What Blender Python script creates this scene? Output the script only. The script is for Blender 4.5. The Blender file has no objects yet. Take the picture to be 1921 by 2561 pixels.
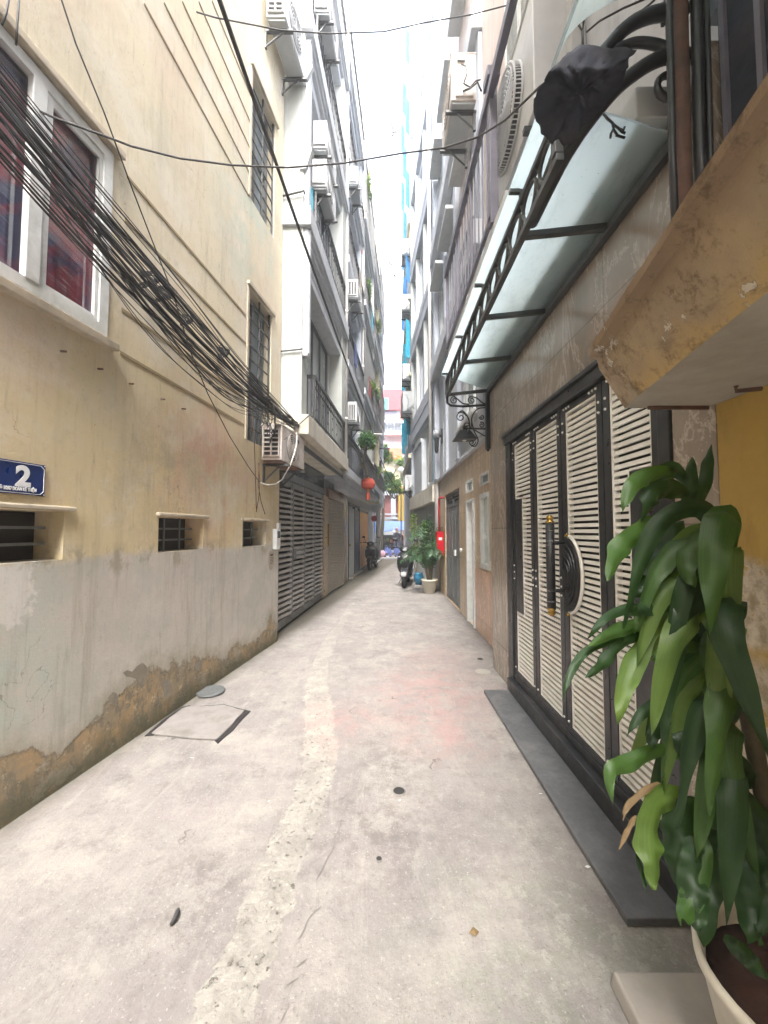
import bpy, bmesh, math, random
from mathutils import Vector, Matrix, noise as mnoise
R = math.radians
random.seed(7)
sc = bpy.context.scene
COL = sc.collection

# ------------------------------------------------------------------ camera
PITCH = R(2.76); EYE = 1.5; FPX = 961.0
cam = bpy.data.cameras.new('camera'); cam.sensor_fit = 'HORIZONTAL'; cam.sensor_width = 36
cam.lens = 36 * FPX / 1921; cam.clip_start = .05; cam.clip_end = 2000
co = bpy.data.objects.new('camera', cam); COL.objects.link(co)
co.location = (0, 0, EYE); co.rotation_euler = (R(90) + PITCH, 0, 0)
sc.camera = co
# ------------------------------------------------------------------ world, sun, exposure
SUN_EL, SUN_ROT = R(56), R(180)
w = bpy.data.worlds.new('World'); sc.world = w; w.use_nodes = True
nt = w.node_tree; nt.nodes.clear()
sky = nt.nodes.new('ShaderNodeTexSky'); sky.sky_type = 'NISHITA'; sky.sun_disc = False
sky.sun_elevation = SUN_EL; sky.sun_rotation = SUN_ROT; sky.air_density = 1.0; sky.dust_density = 4.0; sky.ozone_density = 1.0
hs = nt.nodes.new('ShaderNodeHueSaturation'); hs.inputs['Saturation'].default_value = .5
bg = nt.nodes.new('ShaderNodeBackground'); bg.inputs['Strength'].default_value = .15
ow = nt.nodes.new('ShaderNodeOutputWorld')
nt.links.new(sky.outputs[0], hs.inputs['Color']); nt.links.new(hs.outputs[0], bg.inputs[0]); nt.links.new(bg.outputs[0], ow.inputs[0])
sl = bpy.data.lights.new('sun', 'SUN'); sl.energy = 1.0; sl.angle = R(35); sl.color = (1, .96, .9)
so = bpy.data.objects.new('sun', sl); COL.objects.link(so)
so.rotation_euler = (R(90) - SUN_EL, 0, R(180) - SUN_ROT)
sc.view_settings.view_transform = 'Standard'; sc.view_settings.look = 'None'
sc.view_settings.gamma = 1; sc.view_settings.use_curve_mapping = False
sc.view_settings.exposure = 3.55
sc.cycles.max_bounces = 10; sc.cycles.diffuse_bounces = 8; sc.cycles.transparent_max_bounces = 12

# ------------------------------------------------------------------ helpers
def ray(u, v):
    x = (u - 960.5) / FPX; up = -(v - 1280.5) / FPX
    return (x, math.cos(PITCH) - math.sin(PITCH) * up, math.sin(PITCH) + math.cos(PITCH) * up)
def at(u, v, Y):
    """world point at depth Y along the alley, from a measured photo pixel"""
    r = ray(u, v); t = Y / r[1]
    return Vector((r[0] * t, Y, EYE + r[2] * t))

ORG = {}
def tag(o, label=None, cat=None, group=None, kind=None):
    if label: o['label'] = label
    if cat: o['category'] = cat
    if group: o['group'] = group
    if kind: o['kind'] = kind
    return o
def thing(name, label, cat, loc, group=None):
    e = bpy.data.objects.new(name, None); COL.objects.link(e); e.location = loc
    e.empty_display_size = .1
    ORG[e] = Vector(loc)
    return tag(e, label, cat, group)

def sm(pts, n=6):
    out = []
    for i in range(len(pts)-1):
        p0, p1, p2, p3 = pts[max(i-1,0)], pts[i], pts[i+1], pts[min(i+2,len(pts)-1)]
        for k in range(n):
            t = k/n
            out.append(Vector([.5*((2*p1[j])+(-p0[j]+p2[j])*t+(2*p0[j]-5*p1[j]+4*p2[j]-p3[j])*t*t+(-p0[j]+3*p1[j]-3*p2[j]+p3[j])*t**3) for j in range(3)]))
    out.append(Vector(pts[-1])); return out
class MB:
    def __init__(s, T=None): s.v = []; s.f = []; s.m = []; s.T = T
    def add(s, vs, fs, m=0, T=True):
        b = len(s.v)
        for p in vs:
            p = Vector(p)
            if s.T and T: p = Vector(s.T(*p))
            s.v.append(p)
        for f in fs: s.f.append([b + i for i in f]); s.m.append(m)
        return s
    def box(s, a, b, m=0):
        x0, y0, z0 = a; x1, y1, z1 = b
        return s.add([(x0,y0,z0),(x1,y0,z0),(x1,y1,z0),(x0,y1,z0),(x0,y0,z1),(x1,y0,z1),(x1,y1,z1),(x0,y1,z1)],
              [(0,3,2,1),(4,5,6,7),(0,1,5,4),(1,2,6,5),(2,3,7,6),(3,0,4,7)], m)
    def quad(s, *p, m=0): return s.add(p, [tuple(range(len(p)))], m)
    def frustum(s, c, a, b, h, m=0):
        x, y, z = c
        vs = [(x-a[0],y-a[1],z),(x+a[0],y-a[1],z),(x+a[0],y+a[1],z),(x-a[0],y+a[1],z),(x-b[0],y-b[1],z+h),(x+b[0],y-b[1],z+h),(x+b[0],y+b[1],z+h),(x-b[0],y+b[1],z+h)]
        return s.add(vs, [(0,3,2,1),(4,5,6,7),(0,1,5,4),(1,2,6,5),(2,3,7,6),(3,0,4,7)], m)
    def tube(s, pts, r, n=6, m=0, cap=True):
        P = [Vector(s.T(*p)) if s.T else Vector(p) for p in pts]
        rs = r if isinstance(r, (list, tuple)) else [r] * len(P)
        vs = []; fs = []; up = None
        for i, p in enumerate(P):
            t = (P[min(i+1, len(P)-1)] - P[max(i-1, 0)]).normalized()
            if up is None:
                up = Vector((0,0,1)) if abs(t.z) < .9 else Vector((1,0,0))
            a = t.cross(up)
            if a.length < 1e-5: a = t.cross(Vector((1,.3,.2)))
            a.normalize(); b = a.cross(t).normalized(); up = b
            for k in range(n):
                q = 2*math.pi*k/n + math.pi/n
                vs.append(p + (a*math.cos(q) + b*math.sin(q)) * rs[i])
        for i in range(len(P)-1):
            for k in range(n):
                fs.append((i*n+k, i*n+(k+1)%n, (i+1)*n+(k+1)%n, (i+1)*n+k))
        if cap: fs += [tuple(range(n))[::-1], tuple((len(P)-1)*n+k for k in range(n))]
        return s.add(vs, fs, m, T=False)
    def lathe(s, prof, c, n=20, m=0, axis='z'):
        vs = []; fs = []
        for r, h in prof:
            for k in range(n):
                q = 2*math.pi*k/n; a, b = r*math.cos(q), r*math.sin(q)
                d = {'z': (a, b, h), 'x': (h, a, b), 'y': (a, h, b)}[axis]
                vs.append((c[0]+d[0], c[1]+d[1], c[2]+d[2]))
        for i in range(len(prof)-1):
            for k in range(n): fs.append((i*n+k, i*n+(k+1)%n, (i+1)*n+(k+1)%n, (i+1)*n+k))
        if prof[0][0] > 1e-4: fs.append(tuple(range(n)))
        if prof[-1][0] > 1e-4: fs.append(tuple((len(prof)-1)*n+k for k in range(n)))
        return s.add(vs, fs, m)
    def ball(s, c, r, n=12, m=0, sx=1, sy=1, sz=1):
        vs = []; fs = []; h = n//2
        for i in range(h+1):
            a = math.pi*i/h
            for k in range(n):
                q = 2*math.pi*k/n
                vs.append((c[0]+r*sx*math.sin(a)*math.cos(q), c[1]+r*sy*math.sin(a)*math.sin(q), c[2]+r*sz*math.cos(a)))
        for i in range(h):
            for k in range(n): fs.append((i*n+k, i*n+(k+1)%n, (i+1)*n+(k+1)%n, (i+1)*n+k))
        return s.add(vs, fs, m)
    def torus(s, c, Rr, r, n=24, k=8, m=0, axis='y'):
        pts = []
        for i in range(n+1):
            q = 2*math.pi*i/n; a, b = Rr*math.cos(q), Rr*math.sin(q)
            d = {'z': (a,b,0), 'x': (0,a,b), 'y': (a,0,b)}[axis]
            pts.append((c[0]+d[0], c[1]+d[1], c[2]+d[2]))
        return s.tube(pts, r, k, m, cap=False)
    def prism(s, poly, vec, m=0):
        """poly: list of 3-D points (a flat outline), extruded along vec"""
        n = len(poly); vec = Vector(vec)
        vs = [Vector(p) for p in poly] + [Vector(p)+vec for p in poly]
        fs = [tuple(range(n))[::-1], tuple(range(n, 2*n))] + [(i, (i+1)%n, n+(i+1)%n, n+i) for i in range(n)]
        return s.add(vs, fs, m)
    def build(s, name, mats, parent=None, smooth=False, bevel=0, loc=None, merge=True):
        if not isinstance(mats, (list, tuple)): mats = [mats]
        if parent is not None: org = ORG[parent]
        elif loc is not None: org = Vector(loc)
        else:
            xs = [p.x for p in s.v]; ys = [p.y for p in s.v]; zs = [p.z for p in s.v]
            org = Vector(((min(xs)+max(xs))/2, (min(ys)+max(ys))/2, min(zs)))
        me = bpy.data.meshes.new(name)
        me.from_pydata([tuple(p - org) for p in s.v], [], s.f)
        for mm in mats: me.materials.append(mm)
        me.polygons.foreach_set('material_index', s.m)
        bm = bmesh.new(); bm.from_mesh(me)
        if merge: bmesh.ops.remove_doubles(bm, verts=bm.verts, dist=1e-5)
        bmesh.ops.recalc_face_normals(bm, faces=bm.faces)
        bm.to_mesh(me); bm.free()
        if smooth: me.polygons.foreach_set('use_smooth', [True]*len(me.polygons))
        o = bpy.data.objects.new(name, me); COL.objects.link(o)
        if parent is not None: o.parent = parent
        else: o.location = org
        ORG[o] = org
        if bevel:
            b = o.modifiers.new('bevel', 'BEVEL'); b.width = bevel; b.segments = 2; b.limit_method = 'ANGLE'
        return o

def copy_thing(root, loc, rotz=0, label=None, group=None, name=None):
    r = root.copy(); COL.objects.link(r); r.location = loc; r.rotation_euler = (0, 0, rotz)
    if label: r['label'] = label
    if group: r['group'] = group
    for ch in list(root.children):
        c = ch.copy(); COL.objects.link(c); c.parent = r
        for g in list(ch.children):
            d = g.copy(); COL.objects.link(d); d.parent = c
    return r

# ------------------------------------------------------------------ materials
class NG:
    def __init__(s, name):
        s.mat = bpy.data.materials.new(name); s.mat.use_nodes = True
        s.t = s.mat.node_tree; s.b = s.t.nodes['Principled BSDF']
        s.geo = s.t.nodes.new('ShaderNodeNewGeometry'); s.pos = s.geo.outputs['Position']
        s.xyz = None
    def n(s, t, **kw):
        nd = s.t.nodes.new(t)
        for k, v in kw.items(): setattr(nd, k, v)
        return nd
    def lk(s, a, b):
        if hasattr(a, 'is_output') or hasattr(a, 'links'): s.t.links.new(a, b)
        else: b.default_value = a
    def sep(s):
        if s.xyz is None:
            s.xyz = s.n('ShaderNodeSeparateXYZ'); s.lk(s.pos, s.xyz.inputs[0])
        return s.xyz.outputs
    def mapv(s, sc=(1,1,1), loc=(0,0,0)):
        m = s.n('ShaderNodeMapping'); s.lk(s.pos, m.inputs[0])
        m.inputs['Scale'].default_value = sc; m.inputs['Location'].default_value = loc
        return m.outputs[0]
    def noise(s, scale=5, detail=6, rough=.6, vec=None, dist=0):
        nd = s.n('ShaderNodeTexNoise'); s.lk(vec or s.pos, nd.inputs['Vector'])
        nd.inputs['Scale'].default_value = scale; nd.inputs['Detail'].default_value = detail
        nd.inputs['Roughness'].default_value = rough; nd.inputs['Distortion'].default_value = dist
        return nd.outputs['Fac']
    def vor(s, scale=5, vec=None):
        nd = s.n('ShaderNodeTexVoronoi'); s.lk(vec or s.pos, nd.inputs['Vector']); nd.inputs['Scale'].default_value = scale
        return nd.outputs['Distance']
    def rng(s, v, a, b, c=0, d=1):
        m = s.n('ShaderNodeMapRange'); s.lk(v, m.inputs[0])
        for i, x in enumerate((a, b, c, d)): m.inputs[i+1].default_value = x
        return m.outputs[0]
    def mth(s, op, a, b=0):
        m = s.n('ShaderNodeMath', operation=op); s.lk(a, m.inputs[0]); s.lk(b, m.inputs[1]); return m.outputs[0]
    def mix(s, f, a, b, mode='MIX'):
        m = s.n('ShaderNodeMix', data_type='RGBA', blend_type=mode)
        s.lk(f, m.inputs[0])
        for x, i in ((a, 6), (b, 7)):
            if isinstance(x, tuple): m.inputs[i].default_value = (*x, 1)
            else: s.lk(x, m.inputs[i])
        return m.outputs[2]
    def dist(s, p):
        m = s.n('ShaderNodeVectorMath', operation='DISTANCE'); s.lk(s.pos, m.inputs[0]); m.inputs[1].default_value = p
        return m.outputs['Value']
    def bump(s, h, strength=.3, dist=.01):
        b = s.n('ShaderNodeBump'); b.inputs['Strength'].default_value = strength; b.inputs['Distance'].default_value = dist
        s.lk(h, b.inputs['Height']); s.lk(b.outputs[0], s.b.inputs['Normal'])
    def out(s, col, rough=.8, metal=0, spec=None):
        if isinstance(col, tuple): s.b.inputs['Base Color'].default_value = (*col, 1)
        else: s.lk(col, s.b.inputs['Base Color'])
        s.lk(rough, s.b.inputs['Roughness']); s.b.inputs['Metallic'].default_value = metal
        if spec is not None: s.b.inputs['Specular IOR Level'].default_value = spec
        return s.mat

def pm(name, c, c2=None, scale=6, rough=.75, metal=0, bump=.15, bscale=60, dirt=None, damt=.5, dscale=2.5, streak=0, spec=None):
    """painted / plain surface: two-tone mottling, patches of dirt, vertical run-off marks, fine bump"""
    g = NG(name)
    c2 = c2 or tuple(x*.82 for x in c)
    col = g.mix(g.rng(g.noise(scale, 8, .65), .3, .7), c, c2)
    if dirt:
        col = g.mix(g.mth('MULTIPLY', g.rng(g.noise(dscale, 8, .7), .48, .72), damt), col, dirt)
    if streak:
        sv = g.noise(9, 5, .6, g.mapv((1, 1, .06)))
        col = g.mix(g.mth('MULTIPLY', g.rng(sv, .5, .75), streak), col, tuple(x*.35 for x in c))
    g.bump(g.noise(bscale, 4, .6), bump, .004)
    r = g.rng(g.noise(scale*1.7, 4), .3, .7, max(.05, rough-.12), min(1, rough+.1))
    return g.out(col, r, metal, spec)

M = {}
def plaster_yellow():
    g = NG('aged_cream_plaster'); X, Y, Z = g.sep()
    n1 = g.noise(1.0, 9, .66); n2 = g.noise(4.2, 9, .72); n3 = g.noise(14, 8, .75); nf = g.noise(60, 5, .75)
    o = lambda sc, a, b, k, loc=(0,0,0), det=9, ro=.7: g.mth('MULTIPLY', g.rng(g.noise(sc, det, ro, g.mapv((1,1,1), loc)), a, b), k)
    col = g.mix(g.rng(n1, .40, .60), (.60, .50, .30), (.61, .525, .35))
    col = g.mix(g.rng(Z, 2.3, 3.9), col, g.mix(g.rng(n1, .42, .58), (.64, .575, .43), (.59, .54, .415)))
    col = g.mix(o(1.6, .48, .60, .55, (3, 1, 9)), col, (.69, .65, .565))          # bleached areas
    col = g.mix(o(1.2, .50, .64, .5, (8, 5, 2)), col, (.61, .48, .385))           # pinkish areas
    col = g.mix(o(1.4, .53, .66, .45, (1, 9, 5)), col, (.485, .475, .375))          # greenish damp
    col = g.mix(o(5.0, .52, .66, .35, (5, 2, 2)), col, (.665, .60, .495))
    pk = g.mth('MULTIPLY', g.rng(g.dist((-1.65, 3.7, 2.12)), .95, .1), g.rng(g.noise(2.8, 9, .7), .42, .56))
    col = g.mix(g.mth('MULTIPLY', pk, .8), col, (.60, .36, .27))
    pk = g.mth('MULTIPLY', g.rng(g.dist((-1.75, 3.1, 1.95)), .8, .1), g.rng(g.noise(3.2, 9, .7, g.mapv((1,1,1),(4,4,4))), .48, .6))
    col = g.mix(g.mth('MULTIPLY', pk, .6), col, (.40, .35, .26))
    col = g.mix(g.mth('MULTIPLY', g.rng(g.dist((-1.55, 4.4, 5.0)), .9, .2), g.rng(g.noise(2.2, 8, .7), .45, .6)), col, (.47, .53, .45))
    # grey cement dado below the sills
    edge = g.mth('ADD', Z, g.mth('MULTIPLY', g.mth('SUBTRACT', g.noise(4, 9, .78), .5), .24))
    low = g.rng(edge, 1.35, 1.305)
    lowc = g.mix(g.rng(n2, .38, .62), (.54, .515, .46), (.455, .44, .395))
    lowc = g.mix(o(1.3, .45, .6, .6, (2, 2, 7)), lowc, (.55, .485, .44))
    lowc = g.mix(o(2.1, .5, .62, .5, (6, 1, 1)), lowc, (.42, .43, .38))
    mint = g.mth('MULTIPLY', g.rng(g.dist((-1.95, 1.9, .75)), .7, .15), g.rng(n2, .35, .6))
    lowc = g.mix(mint, lowc, (.47, .52, .46))
    old = g.mth('MULTIPLY', g.rng(g.mth('ADD', g.dist((-1.95, 1.90, 1.20)), g.mth('MULTIPLY', g.mth('SUBTRACT', g.noise(6, 9, .75), .5), .5)), .24, .21), .8)
    lowc = g.mix(old, lowc, (.66, .64, .60))
    col = g.mix(low, col, lowc)
    # smudged cement daubs along the dado line
    db = g.mth('MULTIPLY', g.rng(g.mth('ABSOLUTE', g.mth('SUBTRACT', Z, 1.30)), .13, .06), g.rng(g.noise(3.3, 8, .7, g.mapv((1,1,.7),(2,7,3))), .52, .58))
    col = g.mix(g.mth('MULTIPLY', db, .7), col, (.33, .29, .215))
    # fine streaks, rain marks and scuffs
    st = g.noise(8, 7, .7, g.mapv((1, 1, .07)))
    hgt = g.rng(Z, 2.0, .9)
    col = g.mix(g.mth('MULTIPLY', g.rng(st, .52, .70), g.mth('ADD', g.mth('MULTIPLY', hgt, .22), .20)), col, (.24, .20, .14))
    st2 = g.noise(26, 6, .7, g.mapv((1, 1, .12), (3, 3, 3)))
    col = g.mix(g.mth('MULTIPLY', g.rng(st2, .56, .70), .28), col, (.22, .185, .13))
    col = g.mix(g.mth('MULTIPLY', g.rng(n3, .55, .72), .30), col, (.30, .25, .18))
    col = g.mix(g.mth('MULTIPLY', g.rng(nf, .60, .72), .35), col, (.66, .60, .50))
    col = g.mix(g.mth('MULTIPLY', g.rng(g.noise(34, 5, .7, g.mapv((1,1,.5),(9,9,9))), .66, .72), .6), col, (.17, .14, .10))
    # damp base: brown gradient, then ochre peeled lobes with mouldy rims
    big = g.noise(1.5, 6, .6, g.mapv((1,1,.8),(2,3.3,1)))
    h1 = g.mth('ADD', Z, g.mth('ADD', g.mth('MULTIPLY', g.mth('SUBTRACT', big, .5), -1.15), g.mth('MULTIPLY', g.mth('SUBTRACT', n2, .5), -.30)))
    h1 = g.mth('ADD', h1, g.rng(Y, 2.2, 4.6, .0, .14))
    col = g.mix(g.mth('MULTIPLY', g.rng(h1, .52, .30), .7), col, g.mix(g.rng(n2, .4, .6), (.31, .245, .15), (.26, .24, .17)))
    peel = g.mth('MULTIPLY', g.rng(h1, .37, .30), g.rng(g.noise(2.6, 9, .74, g.mapv((1,1,1),(7,7,7))), .42, .47))
    pc = g.mix(g.rng(g.noise(6, 9, .75), .42, .58), (.41, .285, .155), (.29, .24, .17))
    pc = g.mix(g.rng(g.noise(11, 9, .75, g.mapv((1,1,.5),(1,1,1))), .50, .58), pc, (.215, .19, .14))
    pc = g.mix(g.rng(g.noise(20, 8, .7, g.mapv((1,1,1),(3,1,1))), .58, .64), pc, (.50, .40, .27))
    col = g.mix(peel, col, pc)
    rim = g.mth('MULTIPLY', g.rng(g.mth('ABSOLUTE', g.mth('SUBTRACT', h1, .335)), .022, .0), g.rng(n3, .40, .5))
    col = g.mix(g.mth('MULTIPLY', rim, .4), col, (.12, .10, .07))
    h2 = g.mth('ADD', Z, g.mth('MULTIPLY', g.mth('SUBTRACT', n2, .5), -.40))
    col = g.mix(g.mth('MULTIPLY', g.rng(h2, .20, .03), .8), col, (.10, .10, .065))
    vd = g.n('ShaderNodeTexVoronoi', feature='DISTANCE_TO_EDGE'); vd.inputs['Scale'].default_value = 1.1
    wv = g.n('ShaderNodeVectorMath', operation='ADD'); nn = g.n('ShaderNodeTexNoise'); nn.inputs['Scale'].default_value = 2.6; nn.inputs['Detail'].default_value = 8; g.lk(g.pos, nn.inputs['Vector'])
    g.lk(g.pos, wv.inputs[0]); g.lk(nn.outputs['Color'], wv.inputs[1]); g.lk(wv.outputs[0], vd.inputs['Vector'])
    crk = g.mth('MULTIPLY', g.rng(vd.outputs['Distance'], .004, .0008), g.rng(g.noise(1.3, 4), .53, .58))
    col = g.mix(g.mth('MULTIPLY', crk, .6), col, (.20, .16, .11))
    hh = g.mth('ADD', g.mth('MULTIPLY', nf, .35), g.mth('ADD', g.mth('MULTIPLY', peel, -1.0), g.mth('MULTIPLY', low, -.2)))
    hh = g.mth('ADD', hh, g.mth('ADD', g.mth('MULTIPLY', n2, .5), g.mth('MULTIPLY', n3, .5)))
    g.bump(hh, .8, .009)
    return g.out(col, .9, spec=.2)
def concrete_ground(strip=False):
    g = NG('mortar_strip_concrete' if strip else 'alley_concrete'); X, Y, Z = g.sep()
    a = g.noise(.8, 9, .66); b = g.noise(3.6, 10, .72); b2 = g.noise(9, 10, .75); c = g.noise(55, 7, .8)
    o = lambda sc, a_, b_, k, loc=(0,0,0), det=10, ro=.74: g.mth('MULTIPLY', g.rng(g.noise(sc, det, ro, g.mapv((1,1,1), loc)), a_, b_), k)
    col = g.mix(g.rng(a, .40, .60), (.285, .262, .245), (.232, .216, .208))
    col = g.mix(o(2.3, .48, .60, .8, (1, 4, 0)), col, (.345, .325, .295))
    col = g.mix(o(4.1, .53, .62, .55, (9, 4, 0)), col, (.175, .16, .155))
    col = g.mix(o(1.6, .52, .66, .6, (7, 2, 0)), col, (.20, .183, .178))
    col = g.mix(o(1.1, .52, .62, .5, (3, 8, 0)), col, (.285, .25, .245))
    col = g.mix(g.mth('MULTIPLY', g.rng(b2, .52, .66), .55), col, (.36, .335, .305))
    col = g.mix(o(13, .54, .68, .5, (2, 2, 2)), col, (.17, .152, .142))
    br = g.noise(7, 9, .75, g.mapv((1.0, .26, 1)), 1.4)
    col = g.mix(g.mth('MULTIPLY', g.rng(br, .54, .68), .45), col, (.40, .375, .34))
    col = g.mix(g.mth('MULTIPLY', g.rng(g.noise(5, 9, .75, g.mapv((1.0, .3, 1), (5, 5, 5)), 1.4), .56, .70), .4), col, (.165, .148, .142))
    for p, r, k in (((.45, 3.7, 0), .80, .75), ((.42, 2.95, 0), .5, .7), ((.6, 4.7, 0), .6, .45), ((-.32, 3.1, 0), .42, .6)):
        col = g.mix(g.mth('MULTIPLY', g.mth('MULTIPLY', g.rng(g.dist(p), r, r*.25), g.rng(g.noise(5, 9, .75), .40, .60)), k), col, (.38, .24, .225))
    for p, r in (((.0, 2.0, 0), .5), ((-.02, 7.2, 0), .6), ((.05, 2.55, 0), .35), ((.25, 6.2, 0), .4), ((-.8, 1.7, 0), .35)):
        col = g.mix(g.mth('MULTIPLY', g.mth('MULTIPLY', g.rng(g.dist(p), r, .05), g.rng(g.noise(8, 9, .75), .46, .58)), .6), col, (.14, .122, .115))
    grn = g.mth('MULTIPLY', g.mth('MULTIPLY', g.rng(g.dist((.62, 1.35, 0)), .8, .2), g.rng(g.noise(3.2, 9, .75), .45, .6)), .5)
    col = g.mix(grn, col, (.225, .245, .185))
    wht = g.mth('MULTIPLY', g.mth('MULTIPLY', g.rng(g.dist((.72, 1.55, 0)), .6, .1), g.rng(g.noise(11, 9, .75), .52, .6)), .6)
    col = g.mix(wht, col, (.42, .40, .36))
    # hairline cracks
    vd = g.n('ShaderNodeTexVoronoi', feature='DISTANCE_TO_EDGE'); vd.inputs['Scale'].default_value = .75
    wv = g.n('ShaderNodeVectorMath', operation='ADD'); nn = g.n('ShaderNodeTexNoise'); nn.inputs['Scale'].default_value = 2.2; nn.inputs['Detail'].default_value = 8; g.lk(g.pos, nn.inputs['Vector'])
    g.lk(g.pos, wv.inputs[0]); g.lk(nn.outputs['Color'], wv.inputs[1]); g.lk(wv.outputs[0], vd.inputs['Vector'])
    crack = g.mth('MULTIPLY', g.rng(vd.outputs['Distance'], .005, .001), g.rng(g.noise(1.1, 4), .56, .62))
    col = g.mix(g.mth('MULTIPLY', crack, .75), col, (.09, .08, .075))
    # grit: light chips and dark specks
    col = g.mix(g.mth('MULTIPLY', g.rng(g.noise(70, 4, .7), .60, .68), .6), col, (.46, .43, .39))
    col = g.mix(g.mth('MULTIPLY', g.rng(g.noise(90, 4, .7, g.mapv((1,1,1),(5,5,5))), .62, .69), .65), col, (.11, .097, .09))
    col = g.mix(g.mth('MULTIPLY', g.rng(g.vor(23), .10, .05), g.rng(g.noise(2.5, 3), .5, .6)), col, (.43, .41, .37))
    # damp dirt along the wall feet
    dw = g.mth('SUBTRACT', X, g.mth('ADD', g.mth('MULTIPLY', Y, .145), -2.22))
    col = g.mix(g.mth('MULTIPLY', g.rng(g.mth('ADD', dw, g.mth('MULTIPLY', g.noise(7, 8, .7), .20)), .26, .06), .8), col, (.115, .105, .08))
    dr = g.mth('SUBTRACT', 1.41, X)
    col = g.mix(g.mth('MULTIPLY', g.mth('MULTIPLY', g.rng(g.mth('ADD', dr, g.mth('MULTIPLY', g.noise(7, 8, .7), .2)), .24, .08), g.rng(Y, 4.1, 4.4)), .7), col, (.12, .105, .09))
    hh = g.mth('ADD', g.mth('MULTIPLY', c, .6), g.mth('ADD', g.mth('MULTIPLY', b2, 1.0), g.mth('MULTIPLY', br, .5)))
    hh = g.mth('SUBTRACT', hh, g.mth('MULTIPLY', crack, .8))
    if strip:
        at_ = g.n('ShaderNodeAttribute', attribute_name='strip'); mk = at_.outputs['Fac']
        mk = g.rng(g.mth('ADD', mk, g.mth('MULTIPLY', g.mth('SUBTRACT', g.noise(7, 10, .8), .5), 1.5)), .43, .57)
        sc1 = g.mix(g.rng(g.noise(8, 9, .75), .40, .60), (.405, .385, .345), (.295, .28, .25))
        sc1 = g.mix(g.mth('MULTIPLY', g.rng(g.vor(30), .22, .10), .8), sc1, (.47, .445, .40))
        pit = g.rng(g.noise(34, 6, .75, g.mapv((1,1,1),(2,6,1))), .585, .645)
        pk = g.mth('MULTIPLY', g.rng(g.noise(5, 8, .7), .42, .58), g.rng(g.dist((-.33, 3.05, 0)), .60, .1))
        sc1 = g.mix(g.mth('MULTIPLY', pk, .7), sc1, (.46, .29, .26))
        sc1 = g.mix(g.mth('MULTIPLY', pit, .85), sc1, (.12, .10, .085))
        mk8 = g.mth('MULTIPLY', g.mth('MULTIPLY', mk, g.rng(Y, 3.2, 6.0, 1, .35)), g.rng(g.noise(3.5, 7, .7, g.mapv((1,1,1),(4,1,1))), .36, .52, .62, 1))
        col = g.mix(mk8, col, sc1)
        hs_ = g.mth('SUBTRACT', g.mth('ADD', c, g.mth('MULTIPLY', g.vor(38), -1.2)), pit)
        hh = g.mth('ADD', hh, g.mth('MULTIPLY', g.mth('MULTIPLY', mk, .45), hs_))
    g.bump(hh, .9, .010)
    return g.out(col, g.rng(a, .3, .7, .75, .92), spec=.25)
def marble(name, c1, c2, c3, rough, joint=None):
    g = NG(name); X, Y, Z = g.sep()
    v = g.mapv((1, 1.1, .38))
    a = g.noise(2.6, 10, .68, v, 1.4); b = g.noise(9, 8, .7, v, .8)
    col = g.mix(g.rng(a, .32, .66), c1, c2)
    col = g.mix(g.mth('MULTIPLY', g.rng(b, .52, .68), .55), col, c3)
    vein = g.rng(g.mth('ABSOLUTE', g.mth('SUBTRACT', g.noise(1.9, 9, .7, v, 2.2), .5)), .022, .002)
    col = g.mix(g.mth('MULTIPLY', vein, .55), col, tuple(x*1.9 for x in c1))
    if joint:
        for ax, st in ((Y, joint[0]), (Z, joint[1])):
            f = g.mth('ABSOLUTE', g.mth('SUBTRACT', g.mth('FRACT', g.mth('ADD', g.mth('DIVIDE', ax, st), .23)), .5))
            col = g.mix(g.mth('MULTIPLY', g.rng(f, .006/st, .002/st), .6), col, (.10, .08, .06))
    g.bump(a, .08, .004)
    return g.out(col, rough)
def yellow_ochre():
    g = NG('peeling_ochre_paint'); X, Y, Z = g.sep()
    col = g.mix(g.rng(g.noise(2.4, 8, .65), .35, .65), (.49, .33, .085), (.40, .265, .075))
    peel = g.rng(g.mth('ADD', g.noise(4.6, 10, .68), g.rng(Z, .9, 1.45, .055, -.10)), .535, .545)
    for p, r in (((1.2, 1.29, 1.26), .17), ((1.2, 1.27, .86), .26), ((1.2, 1.2, .55), .2)):
        peel = g.mth('MAXIMUM', peel, g.mth('MULTIPLY', g.rng(g.dist(p), r, r*.75), g.rng(g.noise(9, 9, .7), .40, .43)))
    pc = g.mix(g.rng(g.noise(18, 8, .7), .4, .6), (.62, .56, .45), (.34, .28, .19))
    col = g.mix(peel, col, pc)
    col = g.mix(g.mth('MULTIPLY', g.rng(g.noise(6, 8, .7, g.mapv((1,1,.3))), .52, .72), .5), col, (.18, .11, .04))
    g.bump(g.mth('ADD', g.mth('MULTIPLY', peel, -.8), g.mth('MULTIPLY', g.noise(40, 6, .7), .6)), .5, .006)
    return g.out(col, .85)
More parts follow.
